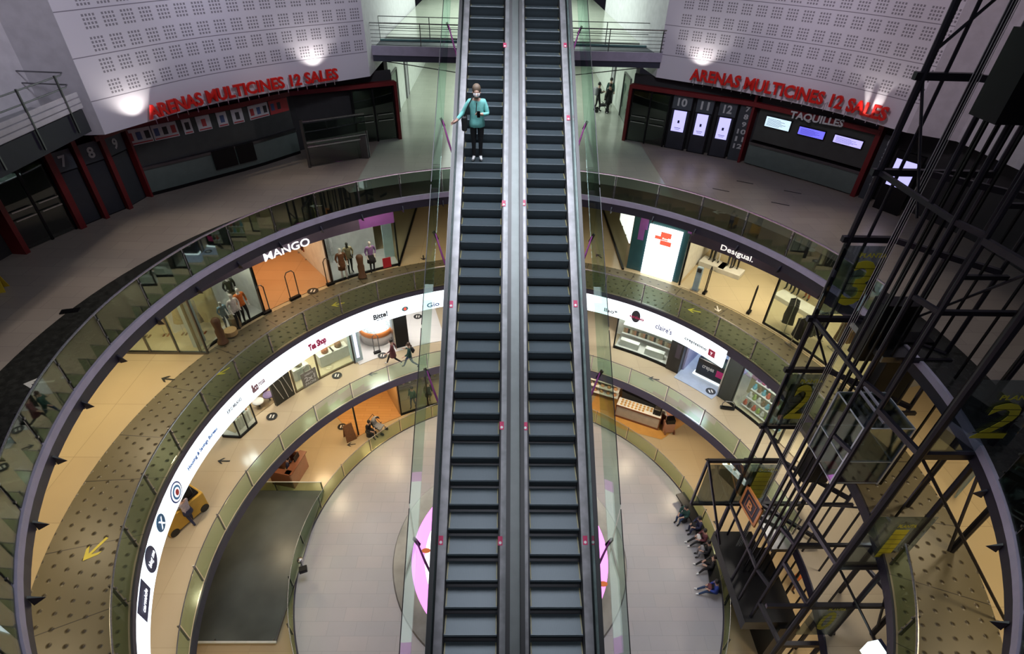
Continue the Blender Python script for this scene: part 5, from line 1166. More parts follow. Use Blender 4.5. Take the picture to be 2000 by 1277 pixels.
flogo("claire's", 1281, 634, 1312, 651, .30, MVi, 'violet grey lettering right of the black disc on the white fascia', .0)
flogo('crepissimo', 1337, 661, 1380, 683, .20, MK, 'long black lettering before the crimson square on the white fascia', .0)
flogo('unico', 1230, 617, 1258, 624, .16, MPk, 'red word across the black disc on the white fascia', .03)
flogo('Gio', 834, 597, 858, 592, .26, MBl, 'blue grey lettering beside the left escalator glass on the white fascia', .0)
def fdisc(px, py, rw, rh, m, lab, inner=None, txt=None, rect=False, rot=0):
    q = cyl(px, py, R3-.03); a = adeg(q); a += 360 if a < -90 else 0
    t = empty('brand_sign', pt(R3-.04, a, q[2]), R(a-90)+PI, lab, 'sign', 'brand signs on the white fascia')
    # local: x along the band, y out, z up;  faces towards the centre (local +y)
    def plate(w, h, y, mm, nm):
        if rect: MB().mesh([(-w-.1*h, y, -h), (w-.1*h, y, -h), (w+.1*h, y, h), (-w+.1*h, y, h), (-w-.1*h, y-.01, -h), (w-.1*h, y-.01, -h), (w+.1*h, y-.01, h), (-w+.1*h, y-.01, h)], [(0, 1, 2, 3), (4, 5, 6, 7), (0, 1, 5, 4), (1, 2, 6, 5), (2, 3, 7, 6), (3, 0, 4, 7)]).build(nm, mm, t)
        else:
            mb = MB(); n = 24; ring_ = [(w*math.cos(2*PI*k/n), y, h*math.sin(2*PI*k/n)) for k in range(n)]; mb.mesh(ring_+[(x, y-.01, z) for x, _, z in ring_], [tuple(range(n)), tuple(range(n, 2*n))]+[(k, (k+1) % n, n+(k+1) % n, n+k) for k in range(n)]); mb.build(nm, mm, t)
    plate(rw, rh, .0, m, 'plate')
    y = .008
    for (w, h, mm) in (inner or []): plate(w, h, y, mm, 'inner_plate'); y += .008
    if txt: text_on(MB(), txt[0], flat_fn((txt[1], y, -txt[2]), (-txt[1], y, -txt[2]), txt[2]*2, (0, 1, 0), .008), .02).build('lettering', txt[3], t)
MWp = emi('white backlit plate', (.95, .97, 1), .9)
fdisc(1242, 618, .22, .34, MK, 'black round sign with red word on the white fascia')
fdisc(344, 961, .33, .38, P('navy plate', (.02, .06, .25), .5), 'round blue sign with a red flame on the white fascia', [(.28, .33, MWp), (.22, .26, P('sky blue plate', (.08, .32, .55), .5)), (.15, .18, MWp), (.09, .12, P('flame red', (.7, .06, .03), .5))])
fdisc(314, 1021, .26, .30, P('petrol blue plate', (.03, .16, .30), .5), 'blue oval sign with a white figure on the white fascia', None, ('X', .13, .17, MWp))
fdisc(295, 1092, .36, .42, P('dark navy plate', (.02, .03, .09), .5), 'dark navy round sign with white script on the white fascia', None, ('blog me', .26, .14, MWp))
fdisc(281, 1172, .50, .33, P('ink blue plate', (.02, .03, .10), .5), 'navy and red slanted plate with white letters low on the white fascia', None, ('carmicle', .34, .10, MWp), rect=True)
fdisc(1390, 690, .17, .17, P('crimson plate', (.62, .03, .08), .5), 'small crimson square at the right end of the long black lettering', None, ('Y', .06, .08, MWp), rect=True)
fdisc(791, 603, .16, .13, P('teal bird print', (.12, .45, .42), .5), 'small teal and red bird mark on the white fascia', [(.07, .08, MRC)])
q = atz(4, 566, Z4); t = empty('caution_sign', q, R(20), 'yellow folding caution sign cut by the left edge of the cinema level', 'caution sign')
for sy in (-1, 1): MB().mesh([(-.15, sy*.18, 0), (.15, sy*.18, 0), (.12, 0, .62), (-.12, 0, .62), (-.15, sy*.2, 0), (.15, sy*.2, 0), (.12, sy*.02, .62), (-.12, sy*.02, .62)], [(0, 1, 2, 3), (4, 5, 6, 7), (0, 1, 5, 4), (1, 2, 6, 5), (2, 3, 7, 6), (3, 0, 4, 7)]).build('panel', P('safety yellow plastic', (.65, .45, .03), .5), t)
q = atz(137, 607, Z4+.02); tag(MB().box(tuple(q), (.5, .22, .03), R(15)).build('floor_plate', MBlack), 'small black plate at the edge of the dark border, left', 'floor plate')
# ------------------------------------------------------------------ first floor: cart and attendant
q = atz(362, 1012, Z2); t = empty('vending_cart', (q[0], q[1], Z2), R(60), 'yellow and black vending cart half hidden by the white fascia', 'cart')
MYel = P('amber yellow panel', (.62, .36, .05), .5)
MB().box((0, 0, .55), (1.7, .8, .9)).build('body', MYel, t, bevel=.03); MB().box((0, 0, 1.05), (1.5, .62, .12)).build('counter_top', MBlack, t, bevel=.02)
MB().box((.3, 0, 1.35), (.6, .5, .5)).build('display_box', MBlack, t, bevel=.03)
for sx in (-.65, .65): MB().tube([(sx, -.42, .18), (sx, -.36, .18)], .18, 14).build('wheel', MRubber, t)
q = atz(380, 1022, Z2)
figure('person', q, R(70), {**CALM, 'elL': (.2, .16, 1.15), 'wrL': (.12, .38, 1.1), 'elR': (-.2, .16, 1.15), 'wrR': (-.12, .38, 1.1)}, dict(head=MSkin, top=cl('pale lilac shirt', (.45, .38, .42)), leg=CNavy, foot=CBeige, hand=MSkin), 'person in a pale shirt and navy trousers tending the yellow cart', hair=HBrown, bulk=1.15, extras=coat(CNavy, .75, .2))
# ------------------------------------------------------------------ ground floor
ZT1 = -11.2
t = shopfront(Z1, -10.0, 13.3, [(105, 119.4)], 'dark framed shop window with product shelves left of the escalators', None, None, mull=[105, 112, 119.4, 131.4], base=.1)
ifloor(13.2, 19, 119.6, 132.5, Z1, MWoodFloor); iwall(19, 104, 146, Z1, -10, 'wall_shop', P('amber wood wall', (.45, .26, .11), .6)); ifloor(13.35, 16, 104, 119.3, Z1+.03, MTan)
iwall(15.6, 104, 119.4, Z1, -10, 'wall_shop', P('olive brown shelves wall', (.20, .17, .11), .6)); radwall(119.5, 13.4, 17, Z1, -10, 'wall_shop', P('amber wood wall', (.45, .26, .11), .6))
alight(15, 126, -10.3, 90, (1, .62, .26), 1.4); alight(14.4, 112, -10.3, 45, (1, .9, .7), 1); alight(15, 140, -10.3, 60, (1, .72, .4), 1.2)
for k in range(3): tag(MB().arc(ringprof(15.1, 15.55, Z1+.5+.55*k, Z1+.54+.55*k), 106, 118.5, 4).build('display_shelf', P('dark wood', (.10, .07, .04), .5)), ['lowest', 'middle', 'top'][k]+' dark shelf in the ground floor window left of the escalators', 'shelf')
pz = {}
for k in range(24):
    mt = [cl('salmon pack', (.62, .30, .20)), cl('white toy', (.7, .7, .68)), cl('olive pack', (.25, .22, .08))][(k*5) % 3]
    if mt.name not in pz: pz[mt.name] = MB().lathe([(.06, 0), (.09, .05), (.08, .22), (.03, .28), (0, .3)], (0, 0, 0), 8).build('jar', mt, smooth=True); o = pz[mt.name]
    else: o = pz[mt.name].copy(); COL.objects.link(o)
    o.location = pt(15.3, 106.6+(k % 8)*1.55, Z1+.54+.55*(k//8)); tag(o, ORD[k % 8]+' jar from the right on the %s dark shelf of the ground floor window' % ['lowest', 'middle', 'top'][k//8], 'jar', 'small jar on the %s dark shelf of the ground floor window' % ['lowest', 'middle', 'top'][k//8])
q = atz(808, 795, Z1); figure('person', q, R(160), CALM, dict(head=MSkin, top=CGreen, leg=CJeans, foot=CShoeD, hand=MSkin), 'person in a dark jacket seen through the side glass at the ground floor window', hair=HBlack, bulk=1.1)
q = atz(838, 786, Z1); figure('person', q, R(200), CALM, dict(head=MSkin, top=CBlack, leg=CBlack, foot=CShoeD, hand=MSkin), 'person in black right beside the escalator at the ground floor', hair=HBlack, bulk=1.2, extras=coat(CBlack))
# leaning sign board
q = atz(684, 855, Z1); t = empty('sign_board', q, R(35), 'brown leaning A frame board on the ground floor', 'sign board')
MB().mesh([(-.3, .25, 0), (.3, .25, 0), (.25, 0, 1.15), (-.25, 0, 1.15), (-.3, .28, 0), (.3, .28, 0), (.25, .03, 1.15), (-.25, .03, 1.15)], [(0, 1, 2, 3), (4, 5, 6, 7), (0, 1, 5, 4), (1, 2, 6, 5), (2, 3, 7, 6), (3, 0, 4, 7)]).build('front_board', CBrown, t)
MB().mesh([(-.3, -.25, 0), (.3, -.25, 0), (.25, 0, 1.15), (-.25, 0, 1.15), (-.3, -.28, 0), (.3, -.28, 0), (.25, -.03, 1.15), (-.25, -.03, 1.15)], [(0, 1, 2, 3), (4, 5, 6, 7), (0, 1, 5, 4), (1, 2, 6, 5), (2, 3, 7, 6), (3, 0, 4, 7)]).build('back_board', CBrown, t)
# two people and a pushchair behind the railing
q = atz(741, 842, Z1); pushchair(q, R(-110), 'grey pushchair behind the ground floor railing', CGrey)
q = atz(722, 850, Z1)
SIT = dict(pel=(0, -.02, .50), wai=(0, .0, .64), che=(0, .06, .86), nek=(0, .10, 1.05), hdb=(0, .13, 1.12), hdm=(0, .16, 1.19), hdt=(0, .17, 1.28), shL=(.17, .07, .99), shR=(-.17, .07, .99), elL=(.24, .12, .72), elR=(-.24, .12, .72), wrL=(.12, .36, .64), wrR=(-.12, .36, .64),
           hiL=(.09, .02, .49), hiR=(-.09, .02, .49), knL=(.11, .44, .48), knR=(-.11, .44, .48), anL=(.10, .42, .09), anR=(-.10, .42, .09), toL=(.11, .57, .04), toR=(-.11, .57, .04), _face=(0, .9, -.4), _hem=.02)
figure('person', q, R(-120), SIT, dict(head=MSkin, top=CBlack, leg=CBlack, foot=CShoeD, hand=MSkin), 'crouching person in black beside the grey pushchair', hair=HBlack, bulk=1.15)
t = empty('bench_seat', q, R(-120), 'small dark stool under the person beside the pushchair', 'stool'); MB().lathe([(.2, 0), (.17, .3), (.22, .36), (.0, .38)], (0, 0, 0), 12).build('seat', MDark, t, smooth=True)
# brown service kiosk with a worker
MMah = P('mahogany panel', (.17, .06, .03), .35); MMahL = P('rosy wood panel', (.36, .18, .12), .4)
ka, kb, kc = atz(540, 955, Z1), atz(578, 952, Z1), atz(553, 905, Z1)
t = empty('service_kiosk', (ka[0]*.5+kb[0]*.5, ka[1]+.9, Z1), R(-12), 'brown wooden information kiosk next to the dark canopy', 'kiosk')
for (cx, cy, sx, sy, m) in ((0, -.7, 1.15, .08, MMah), (.6, 0, .08, 1.5, MMahL), (-.6, 0, .08, 1.5, MMah), (0, .7, 1.15, .08, MMah)): MB().box((cx, cy, .6), (sx, sy, 1.2)).build('side_panel', m, t)
MB().box((.55, 0, 1.22), (.4, 1.6, .05)).build('counter_top', MMah, t); MB().box((0, -.7, 1.22), (1.3, .3, .05)).build('counter_top', MMah, t)
MB().box((.52, .2, 1.42), (.05, .45, .32)).build('monitor', MBlack, t)
figure('person', (t.location.x-.1, t.location.y+.1, Z1), R(-70), SIT, dict(head=MSkin, top=CNavy, leg=CBlack, foot=CShoeD, hand=MSkin), 'seated person in navy working inside the brown kiosk', hair=HBlack, bulk=1.1, scale=1.0)
# dark glazed canopy and its white edge
t = empty('glass_canopy', (-12.2, 2.25, Z1), 0, 'large dark glazed floor opening with white metal edge at the lower left', 'skylight')
MB().box((0, 0, .10), (4.85, 7.5, .05)).build('dark_panel', P('dark grey green tinted glass sheet', (.075, .085, .08), .38, noise=.25, nscale=.5), t)
MB().box((0, 3.75, .42), (4.9, .05, .8)).build('glass_upstand', MGlassRail, t); MB().tube([(-2.45, 3.75, .85), (2.45, 3.75, .85)], .025, 6).build('edge_rail', P('white metal edge', (.6, .62, .6), .4), t)
MB().box((0, -3.75, .14), (4.9, .08, .1)).build('edge_trim', P('white metal edge', (.6, .62, .6), .4), t); MB().box((2.42, 0, .12), (.05, 7.5, .08)).build('edge_trim', MSteelD, t); MB().box((-2.42, 0, .12), (.05, 7.5, .08)).build('edge_trim', MSteelD, t)
for y in (-3.75, 3.75):
    for x in (-2.4, 0, 2.4): MB().box((x, y, .4), (.04, .05, .8) if y > 0 else (.04, .05, .1)).build('post', MSteelD, t)
light('AREA', (-11.4, -4.0, -11), 60, (1, .72, .32), 1.4)
# camera-like speaker fixed on the railing
q = atz(592, 1112, Z1+.9); t = empty('floodlight', q, R(20), 'black floodlight with grey head clamped to the plaza railing', 'floodlight')
MB().box((0, 0, 0), (.35, .28, .2)).build('housing', MBlack, t, bevel=.02); MB().lathe([(0, .1), (.12, .08), (.14, 0), (.12, -.08), (0, -.1)], (-.1, .5, 0), 12).build('lamp_head', MSteel, t, smooth=True); MB().tube([(0, 0, 0), (-.1, .5, 0), (-.1, .5, -.6)], .02, 6).build('bracket', MBlack, t)
# cookie kiosk right of the escalators
MBisc = P('biscuit trays', (.55, .32, .10), .5, noise=.35, nscale=14)
fl = MB().mat(P('orange wood kiosk deck', (.50, .26, .07), .3))
kp = [atz(x, y, Z1+.02) for x, y in ((1165, 770), (1150, 800), (1215, 838), (1292, 858), (1345, 822), (1300, 770))]
struct(fl.face([tuple(p) for p in kp]), 'floor')
ca, cb = Vector(atz(1200, 812, Z1)), Vector(atz(1284, 840, Z1)); cdx = (cb-ca).normalized(); cn = Vector((-cdx.y, cdx.x, 0)); cang = math.atan2(cdx.y, cdx.x)
t = empty('biscuit_counter', (ca+cb)/2+cn*.35, cang, 'long counter with trays of biscuits and a brown trimmed white front', 'counter'); Lc = (cb-ca).length
MB().box((0, 0, .5), (Lc, .7, .95)).build('body', P('warm grey counter front', (.42, .38, .34), .5), t); MB().box((0, -.36, .07), (Lc+.05, .04, .14)).build('trim', MMah, t); MB().box((0, -.36, .96), (Lc+.05, .05, .1)).build('trim', MMah, t)
for sx in (-1, 1): MB().box((sx*(Lc/2), -.0, .5), (.06, .74, 1.0)).build('corner_post', MMah, t)
MB().box((0, .0, 1.0), (Lc, .7, .03)).build('glass_top', MWinWall, t)
bo = None
for r_ in range(3):
    for k in range(9):
        if k > 6 and r_ == 0: continue
        if bo is None: bo = MB().lathe([(0, .05), (.06, .045), (.08, 0), (0, 0)], (0, 0, 0), 8).build('biscuit', MBisc, smooth=True); o = bo
        else: o = bo.copy(); COL.objects.link(o)
        o.matrix_world = Matrix.Translation((ca+cb)/2+cn*.35) @ Matrix.Rotation(cang, 4, 'Z') @ Matrix.Translation((-Lc/2+.25+k*(Lc-.9)/8, -.2+.2*r_, 1.02)); tag(o, ORD[k]+' golden pastry from the left, '+['front', 'middle', 'back'][r_]+' row of the long biscuit counter', 'pastry', 'golden pastry on the long biscuit counter')
M_ = Matrix.Translation((ca+cb)/2+cn*.35) @ Matrix.Rotation(cang, 4, 'Z')
t = empty('coffee_machine', M_ @ Vector((Lc/2-.3, .0, 1.02)), cang, 'black coffee machine at the right end of the biscuit counter', 'coffee machine')
MB().box((0, 0, .2), (.45, .45, .4)).build('body', MBlack, t, bevel=.03); MB().box((0, -.05, .43), (.35, .3, .06)).build('cup_tray', MSteel, t); MB().tube([(-.1, -.24, .2), (-.1, -.36, .18)], .02, 6).build('spout', MSteel, t)
figure('person', M_ @ Vector((Lc/2-.9, 1.0, -.0)), cang+PI, CALM, dict(head=MSkin, top=CBlack, leg=CBlack, foot=CShoeD, hand=MSkin), 'person in black serving behind the biscuit counter', hair=HBlack, bulk=1.1)
t = empty('drinks_counter', M_ @ Vector((Lc/2+.55, 1.3, 0)), cang+R(62), 'lilac edged glass counter closing the right side of the kiosk', 'counter')
MB().box((0, 0, .45), (2.3, .55, .9)).build('body', MMah, t); MB().box((0, .0, .93), (2.35, .62, .06)).build('counter_top', P('white worktop', (.62, .60, .56), .3), t); MB().box((0, -.31, .85), (2.35, .03, .08)).build('light_strip', emi('lilac light strip', (.6, .45, 1), .9), t)
t = empty('wooden_cart', M_ @ Vector((Lc/2+.55, -.15, 0)), cang+.5, 'small wooden cart with a tilted roof frame beside the biscuit counter', 'cart')
MB().box((0, 0, .45), (.6, .45, .7)).build('box', MMahL, t, bevel=.01); MB().box((0, 0, .95), (.5, .4, .3)).build('black_bin', MBlack, t)
for sx in (-.28, .28): MB().tube([(sx, 0, .1), (sx, 0, 1.6)], .02, 6).build('upright', MMahL, t); MB().tube([(sx, -.25, .16), (sx+.04, -.25, .16)], .16, 14).build('wheel', MMah, t)
MB().box((0, 0, 1.62), (.75, .5, .05)).build('roof', MMahL, t)
# back shelves of the kiosk beside the escalator
t = empty('pastry_cabinet', pt(14.6, 66.5, Z1), R(66.5-90), 'tall back cabinet of pastries right beside the escalator glass', 'cabinet')
MB().box((0, .3, 1.2), (2.6, .1, 2.4)).build('back_panel', MMahL, t)
for k in range(4): MB().box((0, 0, .5+.5*k), (2.6, .5, .04)).build('shelf', MWinWall, t)
po = None
for k in range(4):
    for j in range(6):
        if po is None: po = MB().lathe([(0, .16), (.1, .12), (.13, 0), (0, 0)], (0, 0, 0), 8).build('loaf', P('peach loaf', (.62, .32, .16), .6, noise=.3, nscale=12), smooth=True); o = po
        else: o = po.copy(); COL.objects.link(o)
        o.matrix_world = Matrix.Translation(pt(14.6, 66.5, Z1)) @ Matrix.Rotation(R(66.5-90), 4, 'Z') @ Matrix.Translation((-1.05+.42*j, 0, .52+.5*k)); g = 'round loaf on the %s shelf of the pastry cabinet' % ['lowest', 'second', 'third', 'top'][k]; tag(o, ORD[j]+g.replace('round', ' round', 1).replace(' loaf', ' loaf from the left', 1), 'loaf', g)
t = empty('dark_back_counter', pt(14.9, 55.5, Z1), R(55.5-90), 'dark back counter behind the biscuit kiosk', 'counter'); MB().box((0, 0, .55), (2.6, .6, 1.1)).build('body', MDark, t); MB().box((0, 0, 1.12), (2.7, .66, .05)).build('counter_top', MBlack, t)
iwall(17.5, -10, 104, Z1, -10, 'wall_shop', P('honey lit wall', (.40, .27, .13), .6))
# lit jewellery style counter
da, db = Vector(atz(1408, 930, Z1)), Vector(atz(1462, 985, Z1)); dd = (db-da).normalized(); dn = Vector((-dd.y, dd.x, 0)); dn = dn if dn.x > 0 else -dn
t = empty('lit_display_counter', (da+db)/2+dn*.4, math.atan2(dd.y, dd.x), 'brightly lit white display counter seen through the lift frame', 'counter')
Ld = (db-da).length+.4; MB().box((0, 0, .42), (Ld, .8, .84)).build('body', P('olive grey laminate', (.17, .14, .08), .5), t); MB().box((0, 0, .88), (Ld, .8, .08)).build('lit_top', emi('white lit counter top', (1, .97, .88), 1.3), t)
MB().box((0, -.4, 1.0), (Ld, .02, .25)).build('glass_pane', MGlass, t)
do = None
for k in range(10):
    if do is None: do = MB().lathe([(0, .12), (.05, .1), (.09, .02), (0, 0)], (0, 0, 0), 8).build('display_item', P('olive and red trinket', (.35, .28, .10), .4, noise=.5, nscale=10), smooth=True); o = do
    else: o = do.copy(); COL.objects.link(o)
    o.location = (da+db)/2+dn*(.25+.3*(k % 2))+dd*(-Ld/2+.2+k*(Ld-.4)/9)+Vector((0, 0, .92)); tag(o, ORD[k]+' small trinket from the far end of the brightly lit display counter', 'trinket', 'small trinket on the brightly lit display counter')
# ------------------------------------------------------------------ plaza: steel ring and lit pink disc
mb = MB().arc([(4.72, Z1+.03), (5.55, Z1+.10), (5.6, Z1+.02), (5.6, Z1-.3), (4.72, Z1-.3)], 0, 360, 90, C1); tag(mb.build('steel_ring', P('polished steel ring', (.30, .29, .28), .33, .9, noise=.2, nscale=.8), None, smooth=False), 'brushed steel ring set into the pale plaza floor around the pink light', 'ring')
t = empty('lit_floor_disc', (C1[0], C1[1], Z1), 0, 'glowing white and pink disc in the middle of the plaza under the escalators', 'floor light')
MB().lathe([(0, .01), (4.1, .01), (4.1, -.05), (0, -.05)], (0, 0, 0), 80).build('white_screen', emi('white lit floor screen', (1, .93, .98), 1.5), t)
mb = MB().arc([(4.1, .02), (4.72, .02), (4.72, -.05), (4.1, -.05)], 0, 360, 90); mb.build('pink_rim', emi('pink lit rim', (.95, .30, .95), 1.05), t)
for x, y in ((832, 1075), (1178, 1140)):
    q = atz(x, y, Z1+.04); MB().lathe([(0, .01), (.22, .01), (.22, 0), (0, 0)], (q[0]-C1[0], q[1]-C1[1], .03), 12, sy=.6).build('orange_mark', P('orange print', (.85, .20, .04), .5), t)
# pale planar light in the lower right: lit sign top
q = aty(1716, 1268, -4.6); t = empty('lit_box_sign', (q[0], q[1], q[2]), R(10), 'white lit box sign cut by the bottom edge at the lower right', 'sign'); MB().box((.0, 0, -.3), (.36, .5, .6)).build('lit_face', emi('cool white lit box', (.85, 1, .98), 1.3), t); MB().box((.24, 0, -.3), (.12, .52, .62)).build('side', CNavy, t)
MB().box((-.05, -.255, -.25), (.2, .01, .3)).build('green_print', P('green print', (.05, .5, .3), .5), t)
# ------------------------------------------------------------------ seated people on the plaza bench
def onring(x, y, r=R1-.45):
    q = atz(x, y, Z1+.45); return q
bt = empty('curved_bench', pt(R1-.5, 5, Z1, C1), 0, 'black curved bench against the plaza railing under the seated people', 'bench')
inv = bt.location
for a0, a1 in ((-13, 19),):
    o = MB().arc([(R1-.62, Z1+.36), (R1-.12, Z1+.36), (R1-.12, Z1+.44), (R1-.62, Z1+.44)], a0, a1, 12, C1).build('seat', MBlack); o.location = -inv; o.parent = bt
    for a in (-11, -3, 6, 16):
        o = MB().box(tuple(pt(R1-.35, a, Z1+.18, C1)), (.3, .08, .36), R(a)).build('leg', MBlack); o.location = -inv; o.parent = bt
SIT2 = {**SIT, 'anL': (.12, .72, .09), 'toL': (.14, .86, .06), 'knL': (.12, .45, .42), 'anR': (-.10, .66, .09), 'toR': (-.11, .8, .05), 'knR': (-.11, .43, .44)}
SIT3 = {**SIT, 'anL': (.22, .62, .09), 'toL': (.28, .75, .05), 'knL': (.2, .42, .47), 'anR': (-.2, .55, .09), 'toR': (-.26, .68, .05), 'knR': (-.2, .42, .47), 'che': (0, .0, .88), 'nek': (0, .02, 1.06), 'hdb': (0, .04, 1.13), 'hdm': (0, .06, 1.21), 'hdt': (0, .05, 1.3), '_face': (0, 1, -.2)}
def sitter(x, y, pose, top, leg, lab, hair=HBlack, foot=CShoeD, hand=MSkin, ex=None, bulk=1.2):
    q = atz(x, y, Z1+.5); a = adeg((q[0]-C1[0], q[1]-C1[1])); p = pt(R1-.40, a, Z1, C1)
    return figure('person', p, R(a+90), pose, dict(head=MSkin, top=top, leg=leg, foot=foot, hand=hand), lab, hair=hair, bulk=bulk, loose=.02, extras=ex)
def bag(m):
    def f(o, J, rt, fwd, up): MB().box((.02, .30, .62), (.3, .16, .22)).build('bag', m, o, bevel=.03)
    return f
sitter(1408, 1155, SIT2, CBlue, CJeans, 'person in a royal blue jacket and jeans, lowest on the bench with legs stretched out', foot=CShoe, ex=bag(CMaroon))
sitter(1398, 1105, SIT3, CBlack, CBlack, 'person in black with legs apart, second from the bottom of the bench', foot=CShoe)
sitter(1390, 1075, SIT, CBlack, CGrey, 'person in black with grey trousers in the middle of the bench', ex=bag(CGrey))
sitter(1382, 1052, SIT2, CMaroon, CBlack, 'person with a maroon and pink top and black legs on the bench', ex=bag(CWhite), foot=CShoe)
sitter(1362, 1028, SIT, CNavy, CNavy, 'person in navy near the top of the bench', ex=bag(CBlack))
q = atz(1352, 1012, Z1); figure('person', (q[0]-.5, q[1]-.1, Z1), R(120), {**SIT, 'pel': (0, -.02, .52)}, dict(head=MSkin, top=CGreen, leg=CJeans, foot=CShoeD, hand=MSkin), 'person in a dark teal jacket bending forward at the top end of the bench', hair=HBlack, bulk=1.3, loose=.03)
t = empty('bench_seat', (q[0]-.5, q[1]-.1, Z1), 0, 'small black stool under the person bending forward', 'stool'); MB().lathe([(.2, 0), (.17, .34), (.22, .4), (.0, .42)], (0, 0, 0), 12).build('seat', MDark, t, smooth=True)
q = atz(1545, 1148, Z1); figure('person', q, R(200), CALM, dict(head=MSkin, top=COrange, leg=CBrown, foot=CShoeD, hand=MSkin), 'person in an orange top glimpsed below the lift frame', hair=HBrown, bulk=1.1)
# ------------------------------------------------------------------ lift tower
ZB_, ZT_ = Z1, 15.0
t = empty('lift_tower', (10.4, -.7, Z1), 0, 'tall dark steel lattice lift tower standing in the right side of the atrium', 'lift tower')
def TB(mb, nm, m=MLift, par=None, **k):
    o = mb.build(nm, m, None, **k); o.location = -t.location; o.parent = t; return o
posts = [(9.15, 1.8, .17), (9.66, 1.8, .09), (10.4, 1.8, .15), (9.2, -.2, .12), (9.18, -1.05, .11), (9.42, -1.72, .13), (9.6, -3.2, .19), (11.1, -3.2, .16), (12.2, 1.8, .16), (12.2, -1.7, .16), (12.6, -3.2, .18),
         (10.9, -.15, .11), (11.3, -1.72, .11), (10.75, .9, .10), (12.3, .2, .12)]
for x, y, w in posts: TB(MB().tube([(x, y, -11.4 if x < 10 and y > -2 else ZB_), (x, y, ZT_)], w/2, 8), 'post')
TB(MB().box((9.95, 0, -11.7), (1.7, 3.9, .6)), 'pit_housing', MBlack); TB(MB().box((10.9, -.4, (-11.6+Z1)/2), (.8, 3.4, -11.6-Z1)), 'machine_room', MBlack)
LV = [-13.2, -9.1, -6.33, -4.37, -1.62, .5, 3.27, 5.2, 7.5, 9.7, 12.2]
def hb(a, b, z, w=.16, nm='beam'): TB(MB().beam((*a, z), (*b, z), w*.8, w), nm)
for i, z in enumerate(LV):
    if z < -11.5: continue
    hb((8.95, 1.8), (12.2, 1.8) if i % 2 else (10.5, 1.8), z, .17); hb((9.15, 1.8), (9.2, -1.05), z, .12) if i % 2 else None
    hb((10.4, 1.8), (12.2, .1), z, .15); hb((9.2, -1.05), (9.42, -1.72), z, .12); hb((10.9, -.15), (12.2, -.15), z, .12)
    if i % 2 == 0 and i != 4: hb((9.42, -1.72), (12.2, -1.72), z, .12)
for z in (7.6, 5.1, .1, -4.98, -7.45, -10.3):
    hb((9.6, -3.2), (11.1, -3.2), z, .19); hb((11.1, -3.2), (12.6, -3.2), z, .15); hb((9.6, -3.2), (9.42, -1.72), z, .15); hb((12.6, -3.2), (12.2, -1.72), z, .13)
# gate arms reaching left at the lower levels
hb((7.55, 1.8), (9.15, 1.8), -6.35, .14); hb((7.5, 1.8), (9.15, 1.8), -9.1, .14); hb((8.2, -3.2), (9.6, -3.2), -7.45, .14)
TB(MB().tube([(7.55, 1.8, -6.35), (7.5, 1.8, -9.1)], .06, 8), 'post'); TB(MB().tube([(7.55, 1.8, -6.35), (8.3, .2, -9.5)], .05, 6), 'brace')
# braces
def br(a, b, w=.075): TB(MB().tube([a, b], w/2, 6), 'brace')
zz = [-13.2, -9.1, -4.37, .5, 5.2, 9.7, 14]
for i in range(len(zz)-1):
    a, b = zz[i], zz[i+1]
    br((11.1, -3.2, b), (12.6, -3.2, a), .09)
    br((12.2, 1.8, a), (12.2, -1.72, b)) if i % 2 else None
br((9.15, 1.8, 8.0), (10.4, 1.8, 9.6)); br((10.4, 1.8, 9.6), (12.2, -.2, 12.)); br((9.2, 1.8, 7.4), (9.9, .8, 4.4)); br((9.6, -3.2, -4.98), (12.5, -4.6, -9.4), .08); br((9.6, -3.2, .1), (12.6, -5.2, -4.0), .08); br((9.15, 1.8, .5), (10.4, 1.8, -1.6)); br((9.15, 1.8, -4.4), (10.4, 1.8, -6.3))
# guide rails and cables
for x, y in ((9.75, .1), (10.0, .1), (10.6, .05), (9.9, .35), (10.5, .4), (10.2, -.05), (11.5, -.1), (11.8, -.9), (10.9, -2.0), (11.6, -2.1)): TB(MB().beam((x, y, ZB_), (x, y, ZT_), .05, .05), 'guide_rail', MBlack)
MCab = P('bright steel cable', (.55, .55, .56), .4, .6)
for x in (9.86, 9.93, 10.0, 10.07): TB(MB().tube([(x, 1.25, ZB_), (x, 1.25, 13)], .009, 5), 'cable', MCab)
# counterweights and machinery
for x, y, z, sx, sy, sz in ((10.6, .75, .9, 1.1, .5, 2.0), (11.6, .8, -.6, 1.1, .5, 2.4), (*aty(1990, 150, -1.2), .55, .7, 1.5), (11.0, .8, -5.2, .9, .5, 1.6)):
    TB(MB().box((x, y, z), (sx, sy, sz)), 'counterweight', MBlack)
# landings
for z, nm in ((Z4, 0), (Z3, 1), (Z2, 2), (Z1+.12, 3)):
    o = TB(MB().box((11.3, .9, z-.12), (1.9, 1.8, .2)), 'landing', MSteelD)
